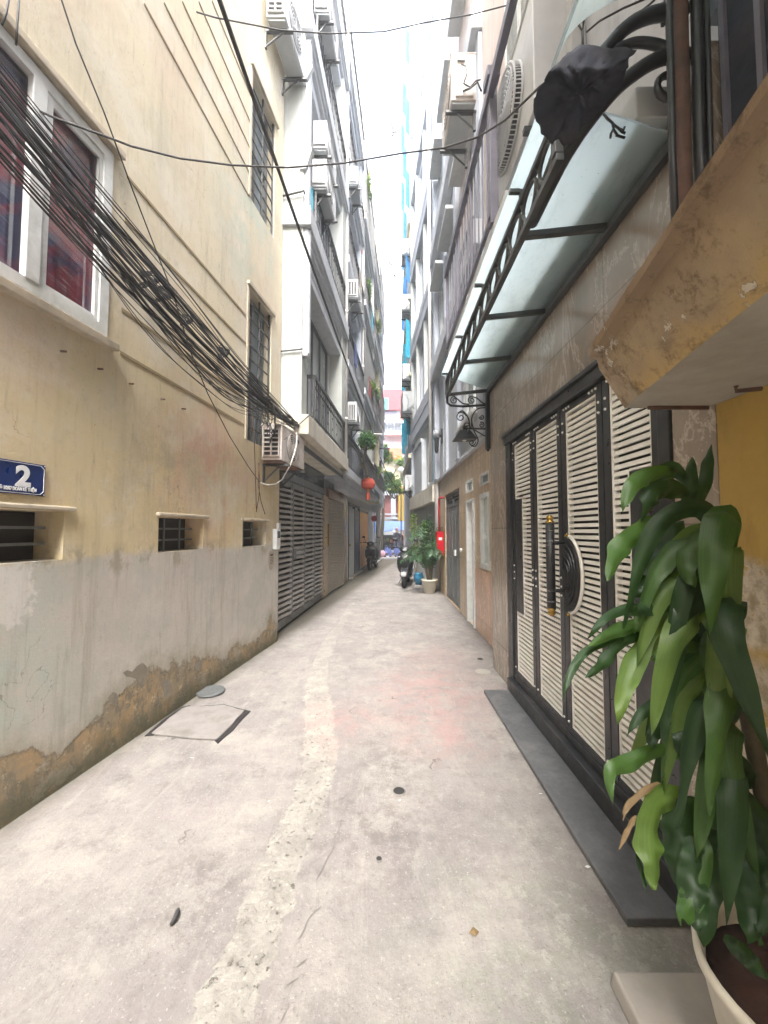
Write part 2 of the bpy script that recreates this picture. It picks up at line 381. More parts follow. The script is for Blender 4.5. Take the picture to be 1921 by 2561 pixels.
def slab_paint():
    g = NG('stained_slab_paint'); X, Y, Z = g.sep()
    n2 = g.noise(5, 10, .75); n3 = g.noise(16, 9, .75)
    col = g.mix(g.rng(g.noise(3.0, 9, .7), .40, .60), (.455, .35, .205), (.37, .285, .19))
    zz = g.mth('ADD', Z, g.mth('MULTIPLY', g.mth('SUBTRACT', n2, .5), .16))
    col = g.mix(g.mth('MULTIPLY', g.rng(zz, 2.06, 2.15), .8), col, (.26, .18, .115))
    col = g.mix(g.mth('MULTIPLY', g.rng(zz, 2.02, 1.965), .7), col, (.54, .38, .16))
    bare = g.rng(g.mth('ADD', g.mth('MULTIPLY', n2, .55), g.rng(Y, .95, 1.42, -.10, .16)), .345, .36)
    bc = g.mix(g.rng(n3, .42, .58), (.44, .35, .25), (.31, .235, .165))
    bc = g.mix(g.rng(g.noise(9, 9, .75, g.mapv((1,1,1),(4,4,4))), .53, .57), bc, (.38, .32, .24))
    col = g.mix(g.mth('MULTIPLY', bare, .9), col, bc)
    chip = g.rng(g.noise(6.5, 7, .65, g.mapv((1,1,1),(9,1,5))), .62, .63)
    col = g.mix(chip, col, (.66, .60, .49))
    col = g.mix(g.mth('MULTIPLY', g.rng(n3, .53, .66), .65), col, (.10, .065, .035))
    col = g.mix(g.mth('MULTIPLY', g.rng(g.noise(10, 9, .75, g.mapv((1, .35, 1),(2,2,2))), .56, .68), .6), col, (.13, .09, .05))
    col = g.mix(g.mth('MULTIPLY', g.rng(g.noise(60, 6, .75), .58, .70), .4), col, (.44, .32, .16))
    g.bump(g.mth('ADD', g.mth('ADD', g.mth('MULTIPLY', bare, -.7), g.mth('MULTIPLY', chip, -.8)), g.mth('ADD', n3, g.mth('MULTIPLY', g.noise(60, 6, .75), .4))), .9, .009)
    return g.out(col, .9, spec=.2)
def glass_dusty(name, col, op=.75):
    g = NG(name)
    tr = g.n('ShaderNodeBsdfTranslucent'); tp = g.n('ShaderNodeBsdfTransparent'); gl = g.n('ShaderNodeBsdfGlossy')
    c = g.mix(g.mth('MULTIPLY', g.rng(g.noise(14, 8, .75, g.mapv((1, .35, 1))), .5, .74), .5), col, tuple(x*.5 for x in col))
    c = g.mix(g.rng(g.noise(55, 3, .6), .70, .74), c, (.12, .11, .08))
    g.lk(c, tr.inputs[0]); tp.inputs[0].default_value = (.86, .93, .92, 1); gl.inputs['Roughness'].default_value = .12
    m1 = g.n('ShaderNodeMixShader'); m1.inputs[0].default_value = op; g.lk(tp.outputs[0], m1.inputs[1]); g.lk(tr.outputs[0], m1.inputs[2])
    m2 = g.n('ShaderNodeMixShader'); m2.inputs[0].default_value = .06; g.lk(m1.outputs[0], m2.inputs[1]); g.lk(gl.outputs[0], m2.inputs[2])
    o = [n for n in g.t.nodes if n.type == 'OUTPUT_MATERIAL'][0]; g.lk(m2.outputs[0], o.inputs[0])
    return g.mat
def leaf_mat(name, c1, c2, rough=.42):
    g = NG(name)
    col = g.mix(g.rng(g.noise(9, 7, .7), .38, .62), c1, c2)
    uv = g.n('ShaderNodeUVMap'); mp = g.n('ShaderNodeMapping'); g.lk(uv.outputs[0], mp.inputs[0]); mp.inputs['Scale'].default_value = (34, 1.1, 1)
    vn = g.noise(1, 4, .6, mp.outputs[0])
    col = g.mix(g.mth('MULTIPLY', g.rng(vn, .48, .66), .45), col, tuple(x*1.75 for x in c1))
    col = g.mix(g.mth('MULTIPLY', g.rng(g.noise(30, 6, .75), .60, .70), .35), col, (.16, .15, .085))
    g.bump(vn, .35, .002)
    g.out(col, g.rng(g.noise(12, 5), .3, .7, rough-.08, rough+.14))
    tr = g.n('ShaderNodeBsdfTranslucent'); tr.inputs[0].default_value = (c1[0]*1.6, c1[1]*1.8, c1[2]*.6, 1)
    mx = g.n('ShaderNodeMixShader'); mx.inputs[0].default_value = .34
    g.lk(g.b.outputs[0], mx.inputs[1]); g.lk(tr.outputs[0], mx.inputs[2])
    o = [n for n in g.t.nodes if n.type == 'OUTPUT_MATERIAL'][0]; g.lk(mx.outputs[0], o.inputs[0])
    return g.mat
def curtain_glass():
    g = NG('window_with_red_curtain')
    f = g.noise(1.9, 5, .6, g.mapv((1, 1, 1), (2, 1, .4)), .8)
    col = g.mix(g.rng(f, .42, .54), (.13, .13, .28), (.66, .08, .12))
    col = g.mix(g.mth('MULTIPLY', g.rng(g.noise(3.1, 6, .65, g.mapv((1,1,1),(8,2,5))), .60, .70), .6), col, (.42, .42, .48))
    return g.out(col, .22)

def window_glass():
    g = NG('clear_window_glass'); tp = g.n('ShaderNodeBsdfTransparent'); tp.inputs[0].default_value = (.92, .93, .95, 1)
    gl = g.n('ShaderNodeBsdfGlossy'); gl.inputs['Roughness'].default_value = .06; gl.inputs['Color'].default_value = (.8, .82, .85, 1)
    fr = g.n('ShaderNodeFresnel'); fr.inputs[0].default_value = 1.5
    mx = g.n('ShaderNodeMixShader'); g.lk(g.mth('MULTIPLY', fr.outputs[0], .5), mx.inputs[0]); g.lk(tp.outputs[0], mx.inputs[1]); g.lk(gl.outputs[0], mx.inputs[2])
    o = [n for n in g.t.nodes if n.type == 'OUTPUT_MATERIAL'][0]; g.lk(mx.outputs[0], o.inputs[0]); return g.mat
M['plaster'] = plaster_yellow(); M['ground'] = concrete_ground(); M['strip'] = concrete_ground(True)
M['marble'] = marble('brown_grey_marble', (.34, .29, .24), (.25, .21, .17), (.40, .31, .25), .22, (.9, 1.2))
M['tan_tile'] = marble('tan_stone_tile', (.52, .41, .28), (.42, .32, .21), (.60, .49, .34), .3, (.6, .8))
M['orange_tile'] = marble('peach_stone_tile', (.58, .40, .29), (.52, .35, .25), (.64, .47, .35), .35, (.6, .8))
M['ochre'] = yellow_ochre(); M['slab'] = slab_paint()
M['soffit'] = pm('slab_underside', (.44, .41, .35), (.36, .34, .29), 3, .9, dirt=(.2, .17, .12), damt=.5)
M['white'] = pm('white_paint', (.52, .54, .575), (.44, .465, .50), 2.2, .7, dirt=(.34, .34, .34), damt=.5, streak=.35)
M['palewall'] = pm('pale_house_paint', (.52, .545, .52), (.46, .48, .46), 1.6, .8, dirt=(.36, .37, .33), damt=.45, streak=.25)
M['bluewhite'] = pm('blue_white_paint', (.47, .505, .56), (.41, .44, .50), 2, .75, dirt=(.28, .29, .31), damt=.4, streak=.2)
M['pinkwall'] = pm('pinkish_render', (.56, .48, .44), (.49, .43, .40), 2, .8, streak=.4)
M['cream'] = pm('cream_paint', (.62, .57, .40), (.55, .50, .36), 2, .8, streak=.25)
M['greywall'] = pm('grey_render', (.52, .53, .53), (.45, .46, .46), 2, .85, streak=.3)
M['beige'] = pm('beige_concrete', (.62, .58, .50), (.54, .51, .43), 2.5, .85, dirt=(.32, .29, .24), damt=.5, streak=.35)
M['sill'] = pm('dirty_sill', (.55, .48, .37), (.42, .37, .29), 8, .85, dirt=(.18, .15, .11), damt=.6, streak=.4)
M['groove'] = pm('wall_groove_line', (.30, .235, .13), (.24, .19, .11), 12, .9)
M['upvc'] = pm('white_window_frame', (.74, .75, .74), (.62, .64, .63), 9, .5, dirt=(.36, .38, .34), damt=.55, dscale=6, streak=.3)
M['curtain'] = curtain_glass()
M['dark'] = pm('dark_interior', (.022, .02, .022), (.03, .028, .026), 6, .6)
M['darkglass'] = pm('dark_glass', (.06, .075, .09), (.10, .12, .14), 2, .12)
M['greyglass'] = pm('grey_blue_glass', (.30, .35, .38), (.22, .27, .30), 2, .12)
M['curtainglass'] = pm('pale_curtain_glass', (.50, .54, .50), (.42, .46, .44), 2, .2)
M['blueglass'] = pm('blue_glass', (.03, .33, .46), (.02, .20, .34), 2.5, .15)
M['cyan'] = pm('cyan_sheet', (.05, .52, .68), (.04, .40, .58), 3, .3)
M['blue'] = pm('blue_shutter', (.06, .32, .66), (.05, .24, .55), 3, .35)
M['black'] = pm('black_metal', (.030, .031, .034), (.045, .046, .048), 14, .42, .3, .08)
M['iron'] = pm('weathered_iron', (.055, .065, .07), (.085, .08, .075), 18, .5, .35, .15)
M['purple'] = pm('mauve_grey_metal', (.13, .125, .165), (.17, .165, .20), 10, .5, .1)
M['rust'] = pm('rusty_steel', (.20, .105, .07), (.12, .08, .065), 14, .8, .1, .4, dirt=(.05, .045, .05), damt=.7, dscale=5)
M['gateblack'] = pm('gate_frame_paint', (.035, .037, .04), (.05, .052, .054), 10, .38, .2, .06, dirt=(.14, .13, .12), damt=.35)
M['slat'] = pm('cream_slat_paint', (.86, .85, .80), (.80, .79, .74), 9, .45, 0, .05, dirt=(.45, .40, .32), damt=.35, dscale=4)
M['gold'] = pm('brass', (.50, .33, .09), (.36, .22, .06), 20, .3, .9, .05)
M['studs'] = pm('white_stud', (.85, .85, .83), None, 20, .35)
M['granite'] = pm('polished_dark_granite', (.088, .093, .10), (.125, .13, .135), 22, .4, 0, .06, dirt=(.25, .25, .25), damt=.6, dscale=4)
M['acwhite'] = pm('aircon_casing', (.58, .59, .60), (.50, .515, .52), 7, .5, dirt=(.45, .44, .42), damt=.4)
M['acgrey'] = pm('aircon_underside', (.36, .38, .39), (.30, .32, .33), 7, .6)
M['acrust'] = pm('aircon_grimy_casing', (.60, .57, .53), (.50, .46, .43), 9, .6, dirt=(.30, .17, .13), damt=.7, dscale=5, streak=.4)
M['slatgrey'] = pm('grey_slat_paint', (.42, .41, .395), (.35, .34, .325), 8, .45, .2, dirt=(.16, .17, .15), damt=.6)
M['gategrey'] = pm('grey_gate_paint', (.21, .22, .225), (.17, .18, .18), 8, .5, .2, dirt=(.12, .12, .11), damt=.5)
M['bronze'] = pm('bronze_door', (.40, .31, .20), (.32, .25, .17), 5, .35, .3)
M['shutter'] = pm('roller_shutter', (.42, .37, .31), (.36, .32, .27), 6, .5, .2)
M['brownpillar'] = marble('brown_granite_pillar', (.28, .17, .11), (.22, .13, .085), (.34, .21, .14), .25)
M['navy'] = pm('dark_blue_door', (.035, .045, .08), (.05, .06, .10), 4, .4)
M['orange'] = pm('orange_door', (.85, .38, .02), (.75, .31, .02), 4, .5, dirt=(.4, .2, .06), damt=.4)
M['red'] = pm('red_enamel', (.66, .015, .03), (.56, .015, .03), 8, .35)
M['redpipe'] = pm('red_pipe_paint', (.38, .03, .035), (.30, .03, .03), 8, .5)
M['pinkpole'] = pm('plastic_pipe', (.70, .68, .66), (.62, .60, .58), 5, .5)
M['tarp'] = pm('black_plastic_sheet', (.022, .027, .038), (.036, .042, .058), 9, .8, 0, .5, 25, dirt=(.09, .07, .075), damt=.5, spec=.25)
M['cable'] = pm('black_cable', (.028, .028, .031), (.06, .058, .056), 15, .65)
M['whitecable'] = pm('white_cable', (.66, .66, .62), None, 15, .5)
M['signblue'] = pm('enamel_blue', (.012, .035, .16), (.010, .028, .12), 8, .35)
M['signwhite'] = pm('enamel_white', (.78, .80, .82), (.68, .70, .73), 30, .4)
M['leaf'] = leaf_mat('glossy_leaf', (.06, .125, .03), (.036, .08, .02))
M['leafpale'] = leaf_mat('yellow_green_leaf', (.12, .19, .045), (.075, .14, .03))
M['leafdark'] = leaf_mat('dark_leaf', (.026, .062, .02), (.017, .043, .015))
M['leafdry'] = pm('dry_leaf', (.20, .135, .06), (.13, .085, .04), 14, .8)
M['stem'] = pm('cane_stem', (.12, .10, .06), (.08, .07, .045), 20, .85, bump=.4)
M['palm'] = leaf_mat('palm_leaf', (.07, .15, .075), (.045, .10, .05))
M['tree'] = leaf_mat('tree_leaf', (.12, .19, .05), (.06, .12, .04))
M['treelight'] = leaf_mat('tree_leaf_light', (.26, .30, .08), (.16, .22, .06))
M['pot'] = pm('cream_glazed_pot', (.70, .66, .55), (.62, .58, .48), 6, .4, dirt=(.40, .35, .26), damt=.4)
M['soil'] = pm('potting_soil', (.075, .035, .025), (.045, .025, .02), 25, .95, bump=.8)
M['step'] = pm('step_concrete', (.38, .35, .31), (.30, .28, .25), 6, .9, bump=.3)
M['slabconc'] = pm('cover_concrete', (.27, .25, .235), (.21, .195, .185), 7, .9, bump=.7, bscale=30, dirt=(.14, .125, .11), damt=.7, dscale=6)
M['ironlid'] = pm('cast_iron_lid', (.16, .17, .17), (.12, .13, .13), 20, .7, .3, .3)
M['rubber'] = pm('tyre_rubber', (.02, .02, .021), None, 20, .8)
M['bikeblack'] = pm('scooter_paint', (.012, .013, .016), (.018, .019, .022), 8, .38)
M['chrome'] = pm('chrome', (.75, .76, .77), None, 8, .15, 1)
M['lampglass'] = pm('headlamp_glass', (.32, .34, .36), None, 5, .1)
M['teal'] = pm('teal_paint', (.05, .28, .25), (.04, .24, .22), 3, .6)
M['pinkred'] = pm('faded_red_sheet', (.42, .045, .055), (.34, .04, .045), 2, .7)
M['rooforange'] = pm('orange_roof_tiles', (.46, .085, .04), (.38, .07, .035), 12, .7, bump=.4)
M['brick'] = pm('dark_red_shop_front', (.30, .11, .10), (.24, .09, .085), 6, .7)
M['yellowpillar'] = pm('yellow_pillar_paint', (.52, .34, .06), (.46, .30, .05), 4, .7)
M['awning'] = pm('blue_awning_cloth', (.13, .22, .50), (.17, .26, .52), 3, .7)
M['street'] = pm('pale_asphalt', (.34, .33, .32), (.28, .275, .27), 3, .9)
M['skin'] = pm('skin', (.50, .32, .23), None, 10, .6)
M['cloth'] = pm('dark_cloth', (.05, .05, .07), (.08, .075, .10), 8, .9)
M['bluecloth'] = pm('blue_cloth', (.07, .10, .30), (.16, .20, .42), 5, .85, dirt=(.03, .04, .10), damt=.7, dscale=4)
M['helmet'] = pm('pink_helmet', (.78, .42, .48), None, 8, .3)
M['lantern'] = pm('red_lantern_silk', (.42, .045, .03), (.55, .10, .05), 12, .7)
M['concpole'] = pm('concrete_pole', (.52, .51, .49), (.44, .43, .42), 5, .9, bump=.3)
M['globe'] = pm('white_globe', (.88, .88, .86), None, 5, .3)
M['peelgrey'] = pm('bare_render', (.29, .265, .21), (.20, .18, .14), 14, .95, bump=.7, bscale=40)
M['flake'] = pm('loose_paint_flake', (.50, .48, .42), (.40, .385, .33), 12, .9)
M['paper'] = pm('old_paper', (.42, .37, .30), (.36, .31, .25), 10, .9)
M['print'] = pm('printed_ink', (.12, .10, .09), None, 10, .8)
M['bluepot'] = pm('blue_glaze', (.03, .14, .26), (.04, .20, .32), 8, .25)

# ------------------------------------------------------------------ generic builders
def facade(mb, y0, y1, z0, z1, o, deep, ops, back=None, m=0):
    """front wall at outward offset o with real openings (reveals 'deep'), closed by a solid body behind it"""
    ys = sorted({y0, y1, *[q for p in ops for q in p[:2]]}); zs = sorted({z0, z1, *[q for p in ops for q in p[2:4]]})
    for i in range(len(ys)-1):
        for j in range(len(zs)-1):
            yc, zc = (ys[i]+ys[i+1])/2, (zs[j]+zs[j+1])/2
            if any(p[0] < yc < p[1] and p[2] < zc < p[3] for p in ops): continue
            mb.quad((o, ys[i], zs[j]), (o, ys[i+1], zs[j]), (o, ys[i+1], zs[j+1]), (o, ys[i], zs[j+1]), m=m)
    for a, b, c, d in ops:
        e = o - deep
        for p in (((o,a,c),(o,b,c),(e,b,c),(e,a,c)), ((o,a,d),(o,b,d),(e,b,d),(e,a,d)), ((o,a,c),(o,a,d),(e,a,d),(e,a,c)), ((o,b,c),(o,b,d),(e,b,d),(e,b,c))):
            mb.quad(*p, m=m)
        mb.quad((e,a,c),(e,b,c),(e,b,d),(e,a,d), m=m)
    if back:
        k = o - back
        for p in (((o,y0,z0),(o,y0,z1),(k,y0,z1),(k,y0,z0)), ((o,y1,z0),(o,y1,z1),(k,y1,z1),(k,y1,z0)), ((o,y0,z1),(o,y1,z1),(k,y1,z1),(k,y0,z1)), ((k,y0,z0),(k,y1,z0),(k,y1,z1),(k,y0,z1)), ((o,y0,z0),(o,y1,z0),(k,y1,z0),(k,y0,z0))):
            mb.quad(*p, m=m)

def window(root, T, y0, y1, z0, z1, o, frame_m, glass_m, nv=1, nh=0, fw=.05, fd=.05, name='window', pane='pane'):
    f = MB(T)
    f.box((o, y0, z0), (o+fd, y0+fw, z1)); f.box((o, y1-fw, z0), (o+fd, y1, z1))
    f.box((o, y0+fw, z0), (o+fd, y1-fw, z0+fw)); f.box((o, y0+fw, z1-fw), (o+fd, y1-fw, z1))
    for i in range(nv):
        c = y0 + (y1-y0)*(i+1)/(nv+1); f.box((o, c-fw*.45, z0+fw), (o+fd*.9, c+fw*.45, z1-fw))
    for j in range(nh):
        c = z0 + (z1-z0)*(j+1)/(nh+1); f.box((o, y0+fw, c-fw*.4), (o+fd*.8, y1-fw, c+fw*.4))
    fo = f.build(name, frame_m, root)
    g = MB(T); g.box((o-.012, y0+.004, z0+.004), (o+.012, y1-.004, z1-.004)); g.build(pane, glass_m, fo)
    return fo

def railing(root, T, y0, y1, z0, z1, o, m, step=.11, ornate=False, ends=(), back=.5, th=.022, name='railing'):
    f = MB(T)
    f.box((o-.02, y0, z1-.05), (o+.02, y1, z1)); f.box((o-.014, y0, z0), (o+.014, y1, z0+.03))
    f.box((o-.012, y0, z1-.18), (o+.012, y1, z1-.16))
    n = max(2, int((y1-y0)/step))
    for i in range(n+1):
        y = y0 + (y1-y0)*i/n; t = th/2 * (1.6 if i in (0, n) else 1)
        f.box((o-t, y-t, z0+.03), (o+t, y+t, z1-.05))
        if ornate and i < n and i % 3 == 1:
            yc = y + (y1-y0)/n/2; zm = (z0+z1)/2 - .05; r = min((y1-y0)/n/2*.8, .06)
            pts = [(o, yc + r*math.cos(q*math.pi/6), zm + 2.2*r*math.sin(q*math.pi/6)) for q in range(13)]
            f.tube(pts, .006, 4, cap=False)
    for e in ends:
        y = y0 if e == 0 else y1
        f.box((o-back, y-.02, z1-.05), (o-.02, y+.02, z1)); f.box((o-back, y-.014, z0), (o-.014, y+.014, z0+.03))
        k = int(back/step)
        for i in range(1, k+1):
            x = o - back*i/(k+1); f.box((x-th/2, y-th/2, z0+.03), (x+th/2, y+th/2, z1-.05))
    return f.build(name, m, root)

def aircon(T, y0, z0, label, L=.78, D=.28, H=.54, o=.08, rows=6, cols=2, near='grille', mat='acwhite', under='acgrey', tag_group=None, hood=False):
    """outdoor unit: casing, end grille, fan guard, legs on two steel brackets; T maps (outward, along, up) to world"""
    base = Vector(T(o + D/2, y0 + L/2, z0))
    root = thing('air_conditioner', label, 'air conditioner', base, tag_group)
    b = MB(T)
    b.box((o, y0+.012, z0), (o+D, y0+L, z0+H), 0)
    b.box((o+.015, y0+.03, z0-.03), (o+D-.015, y0+L-.03, z0), 1)
    b.box((o-.006, y0+.008, z0+H), (o+D+.006, y0+L+.004, z0+H+.018), 0)
    b.build('casing', [M[mat], M[under]], root, bevel=.006)
    e = MB(T)
    if near == 'grille':
        a0, a1 = o+.03, o+D-.03; c0, c1 = z0+.05, z0+H-.05
        e.box((a0, y0+.004, c0), (a1, y0+.012, c1), 1)
        for i in range(rows+1):
            z = c0 + (c1-c0)*i/rows; hb = min(.007, .2*(c1-c0)/rows); e.box((a0-.012, y0-.012, z-hb), (a1+.012, y0+.004, z+hb), 0)
        for j in range(cols+1):
            x = a0 + (a1-a0)*j/cols; e.box((x-.008, y0-.014, c0-.006), (x+.008, y0+.003, c1+.006), 0)
        e.build('side_grille', [M[mat], M['dark']], root)
    else:
        e.box((o+.04, y0-.012, z0+.03), (o+D-.05, y0+.012, z0+H*.42), 0)
        e.build('valve_cover', [M[mat]], root)
        h = MB(T); h.box((o+D*.45, y0-.008, z0+H*.83), (o+D*.75, y0+.012, z0+H*.89)); h.build('grip', M['acgrey'], root)
        p = MB(T)
        p.tube([(o+D*.6, y0-.01, z0+H*.72), (o+D*.45, y0-.05, z0+H*.6), (o+D*.42, y0-.07, z0+H*.4), (o+D*.55, y0-.06, z0+H*.2), (o+D*.3, y0-.05, z0+H*.15), (o+.02, y0-.04, z0+H*.3), (o-.04, y0-.03, z0+H*.35)], .008, 6)
        p.tube([(o+D*.55, y0-.02, z0+H*.12), (o+D*.3, y0-.06, z0+H*.1), (o, y0-.05, z0+H*.25), (o-.05, y0-.03, z0+H*.1)], .011, 6)
        p.build('refrigerant_pipe', M['black'], root, smooth=True)
    # fan guard on the outer face
    f = MB(T); yc, zc, r = y0 + L*.42, z0 + H*.5, H*.42
    def P(rr, q, oo): return (o+D+oo, yc + rr*math.cos(q), zc + rr*math.sin(q))
    n = 24
    f.add([P(r, 2*math.pi*k/n, .003) for k in range(n)], [tuple(range(n))], 1)
    for i in range(1, 8):
        f.tube([P(r*i/7, 2*math.pi*k/n, .014) for k in range(n+1)], .004, 4, 0, cap=False)
    for k in range(8):
        q = 2*math.pi*k/8; f.tube([P(.02, q, .016), P(r, q, .012)], .004, 4, 0)
    f.box((o+D+.008, yc-.03, zc-.03), (o+D+.02, yc+.03, zc+.03), 0)
    f.build('fan_guard', [M[mat], M['dark']], root)
    for yy in (y0+L*.16, y0+L*.84):
        k = MB(T)
        k.box((-.02, yy-.02, z0-.062), (o+D+.05, yy+.02, z0-.03)); k.box((-.012, yy-.016, z0-.28), (.02, yy+.016, z0-.062))
        k.tube([(.0, yy, z0-.26), (o+D*.7, yy, z0-.06)], .012, 5)
        k.build('bracket', M['iron'], root)
    return root

# ================================================================== SETTING
STREET_Y = 20.7
def GX(y): return -2.22 + .145*y if y < 5.3 else -1.93 + .073*y
g = MB()
n = 46; xs = [-2.6, -2.0, -1.4, -.8, -.2, .4, 1.0, 1.6]
ys = [-4 + (STREET_Y+4)*i/60 for i in range(61)]
vs = [(x, y, .003*mnoise.noise(Vector((x*1.1, y*.8, 3)))-.002) for y in ys for x in xs]
nx = len(xs)
g.add(vs, [(j*nx+i, j*nx+i+1, (j+1)*nx+i+1, (j+1)*nx+i) for j in range(60) for i in range(nx-1)])
tag(g.build('alley_path', M['ground'], smooth=True, loc=(0, 8, 0)), 'worn grey concrete alley running between the houses', None, kind='structure')
g = MB(); g.quad((-400, -300, -.06), (400, -300, -.06), (400, 700, -.06), (-400, 700, -.06))
tag(g.build('ground', M['street'], loc=(0, 0, -.06)), 'pale ground beyond the alley', None, kind='structure')
g = MB(); g.box((-30, STREET_Y+.02, -.05), (30, 27.2, .012))
tag(g.build('street', M['street']), 'bright street crossing the end of the alley', None, kind='structure')

# rough mortar strip down the middle (measured outline, pixels on the ground plane)
def gp(u, v, z=0):
    r = ray(u, v); t = (z - EYE)/r[2]; return Vector((r[0]*t, r[1]*t, z))
pairs = [((470,2590),(640,2590)),((500,2490),(650,2490)),((545,2400),(690,2400)),((590,2300),(720,2300)),((640,2200),(752,2200)),((680,2100),(790,2100)),((715,2020),(812,2020)),
 ((742,1950),(838,1950)),((757,1910),(842,1900)),((752,1880),(846,1870)),((768,1830),(840,1830)),((760,1780),(836,1780)),((758,1745),(830,1745)),((766,1705),(822,1705)),((782,1655),(822,1655)),((800,1620),(838,1620)),((822,1590),(848,1588)),((846,1560),(864,1560)),((862,1530),(880,1530)),((878,1500),(892,1500))]
L = []; Rr = []
for (a, b), (a2, b2) in zip(pairs[:-1], pairs[1:]):
    for k in range(4):
        t = k/4
        p = gp(a[0]+(a2[0]-a[0])*t, a[1]+(a2[1]-a[1])*t); q = gp(b[0]+(b2[0]-b[0])*t, b[1]+(b2[1]-b[1])*t)
        wv = (q-p).length
        p.x += random.uniform(-.08, .08)*wv; q.x += random.uniform(-.08, .08)*wv
        L.append(p); Rr.append(q)
g = MB(); vs = []; fs = []; mask = []
W5 = 13
for p, q in zip(L, Rr):
    for k in range(W5):
        t = -.45 + 1.9*k/(W5-1); c = p.lerp(q, t); e = min(t, 1-t)
        m_ = max(0, min(1, .44 + e*2.2)) if k not in (0, W5-1) else 0
        vs.append((c.x, c.y, .0045 + .004*max(0, min(1, e*4)))); mask.append(m_)
for j in range(len(L)-1):
    for k in range(W5-1): fs.append((j*W5+k, j*W5+k+1, (j+1)*W5+k+1, (j+1)*W5+k))
g.add(vs, fs)
so2 = g.build('mortar_strip', M['strip'], smooth=True, merge=False)
at_ = so2.data.attributes.new('strip', 'FLOAT', 'POINT'); at_.data.foreach_set('value', mask)
tag(so2, 'rough pale mortar strip patched along the middle of the alley', None, kind='structure')

# drain cover by the left wall, with its gap
o = [gp(*p) for p in ((380,1836),(455,1775),(470,1771),(560,1767),(612,1781),(575,1822),(540,1853),(400,1842))]
oo = []
for a_, b_ in zip(o, o[1:]+o[:1]):
    for k in range(7):
        p = a_.lerp(b_, k/7); oo.append(p + Vector((mnoise.noise(p*9), mnoise.noise(p*9+Vector((5,5,5))), 0))*.014)
o = oo
g = MB(); g.prism([(p.x, p.y, .001) for p in o], (0, 0, .014))
tag(g.build('drain_cover', M['slabconc'], bevel=.004), 'cracked square concrete drain cover beside the left wall', 'drain cover')
g = MB()
for poly in (((362,1842),(405,1804),(455,1769),(475,1765),(472,1773),(457,1779),(420,1806),(385,1839)), ((612,1776),(627,1780),(606,1800),(582,1829),(560,1846),(545,1861),(537,1853),(552,1843),(573,1822),(590,1802)), ((500,1767),(560,1763),(612,1777),(611,1782),(560,1768),(500,1771))):
    gap = [gp(*p) for p in poly]; g.prism([(p.x, p.y, .0005) for p in gap], (0, 0, .0055))
tag(g.build('drain_gap', M['dark']), 'dark open joint around the drain cover', None, kind='structure')
c = gp(527, 1733)
g = MB(); g.lathe([(0, .0), (.12, .0), (.125, .012), (.12, .022), (.105, .024), (.10, .02), (0, .021)], (c.x, c.y, .004), 24)
tag(g.build('manhole_lid', M['ironlid'], smooth=False), 'small dark round lid lying at the foot of the left wall', 'manhole lid')
for (u, v, r, lab) in ((998,1980,.034,'shallow oval hole in the middle of the alley floor'), (948,2150,.013,'small round drill hole near the front of the alley floor'), (1201,1649,.032,'round drain hole by the marble pier')):
    c = gp(u, v); g = MB()
    g.lathe([(r*1.15, .003), (r*1.05, .006), (r, .007), (r*.96, .0055), (0, .005)], (c.x, c.y, 0), 18)
    g.m = [1 if i >= 3*18 else 0 for i in range(len(g.f))]
    tag(g.build('drain_hole', [M['slabconc'], M['dark']]), lab, 'drain hole')
c = gp(1208, 1680); g = MB(); g.lathe([(.0, .007), (.075, .007), (.08, .003), (.085, .001)], (c.x, c.y, 0), 22)
tag(g.build('pipe_cover', M['step']), 'grey round cap set in the floor beside the marble pier', 'cover')
# litter: one bent dark scrap, one yellow leaf, small flecks of paper
c = gp(438, 2300); g = MB()
pts = [(c.x-.004, c.y+.03, .012), (c.x+.002, c.y+.012, .016), (c.x+.004, c.y-.012, .014), (c.x-.002, c.y-.03, .01)]
g.tube(pts, [.005, .009, .009, .005], 5)
tag(g.build('rubber_scrap', M['cable'], smooth=True), 'short curved dark scrap lying on the left of the alley floor', 'litter')
c = gp(1186, 2338); g = MB()
g.add([(c.x-.02, c.y, .006), (c.x, c.y+.018, .012), (c.x+.02, c.y+.004, .007), (c.x+.004, c.y-.014, .010), (c.x, c.y+.002, .016)], [(0,1,4),(1,2,4),(2,3,4),(3,0,4)])
tag(g.build('fallen_leaf', M['leafdry']), 'small yellowish fallen leaf on the right of the alley floor', 'leaf')
rnd = random.Random(3)
for i in range(9):
    u, v = [(88,2025),(60,2030),(480,1898),(1000,2005),(860,1700),(930,1620),(672,2007),(1352,1988),(1470,2172)][i]
    c = gp(u, v); s = rnd.uniform(.004, .009); a = rnd.uniform(0, 3)
    g = MB(); g.add([(c.x+s*math.cos(a+q)*(2 if q in (0, 3.14) else .8), c.y+s*math.sin(a+q), .006+.004*(q > 2)) for q in (0, 1.57, 3.14, 4.7)], [(0,1,2,3)])
    tag(g.build('paper_fleck', M['studs']), 'tiny white fleck of litter on the concrete', 'litter', 'white flecks of litter on the alley floor')

# ================================================================== LEFT: YELLOW HOUSE (near left)
def TA(o, y, z): return (-2.22 + .145*y + o, y, z)
A = thing('yellow_house', 'tall cream yellow plastered house with a grey damp base along the left side', 'house', (-2.4, 1.5, 0))
ops = [(1.0, 2.50, 2.79, 4.06), (4.39, 4.99, 2.55, 4.36), (4.38, 5.02, 5.45, 7.06), (1.35, 2.27, 1.33, 1.61), (3.035, 3.61, 1.325, 1.61), (4.335, 4.91, 1.31, 1.61)]
g = MB(TA); facade(g, -14, 5.3, -.05, 13.5, 0, .20, ops, back=5)
g.build('wall', M['plaster'], A)
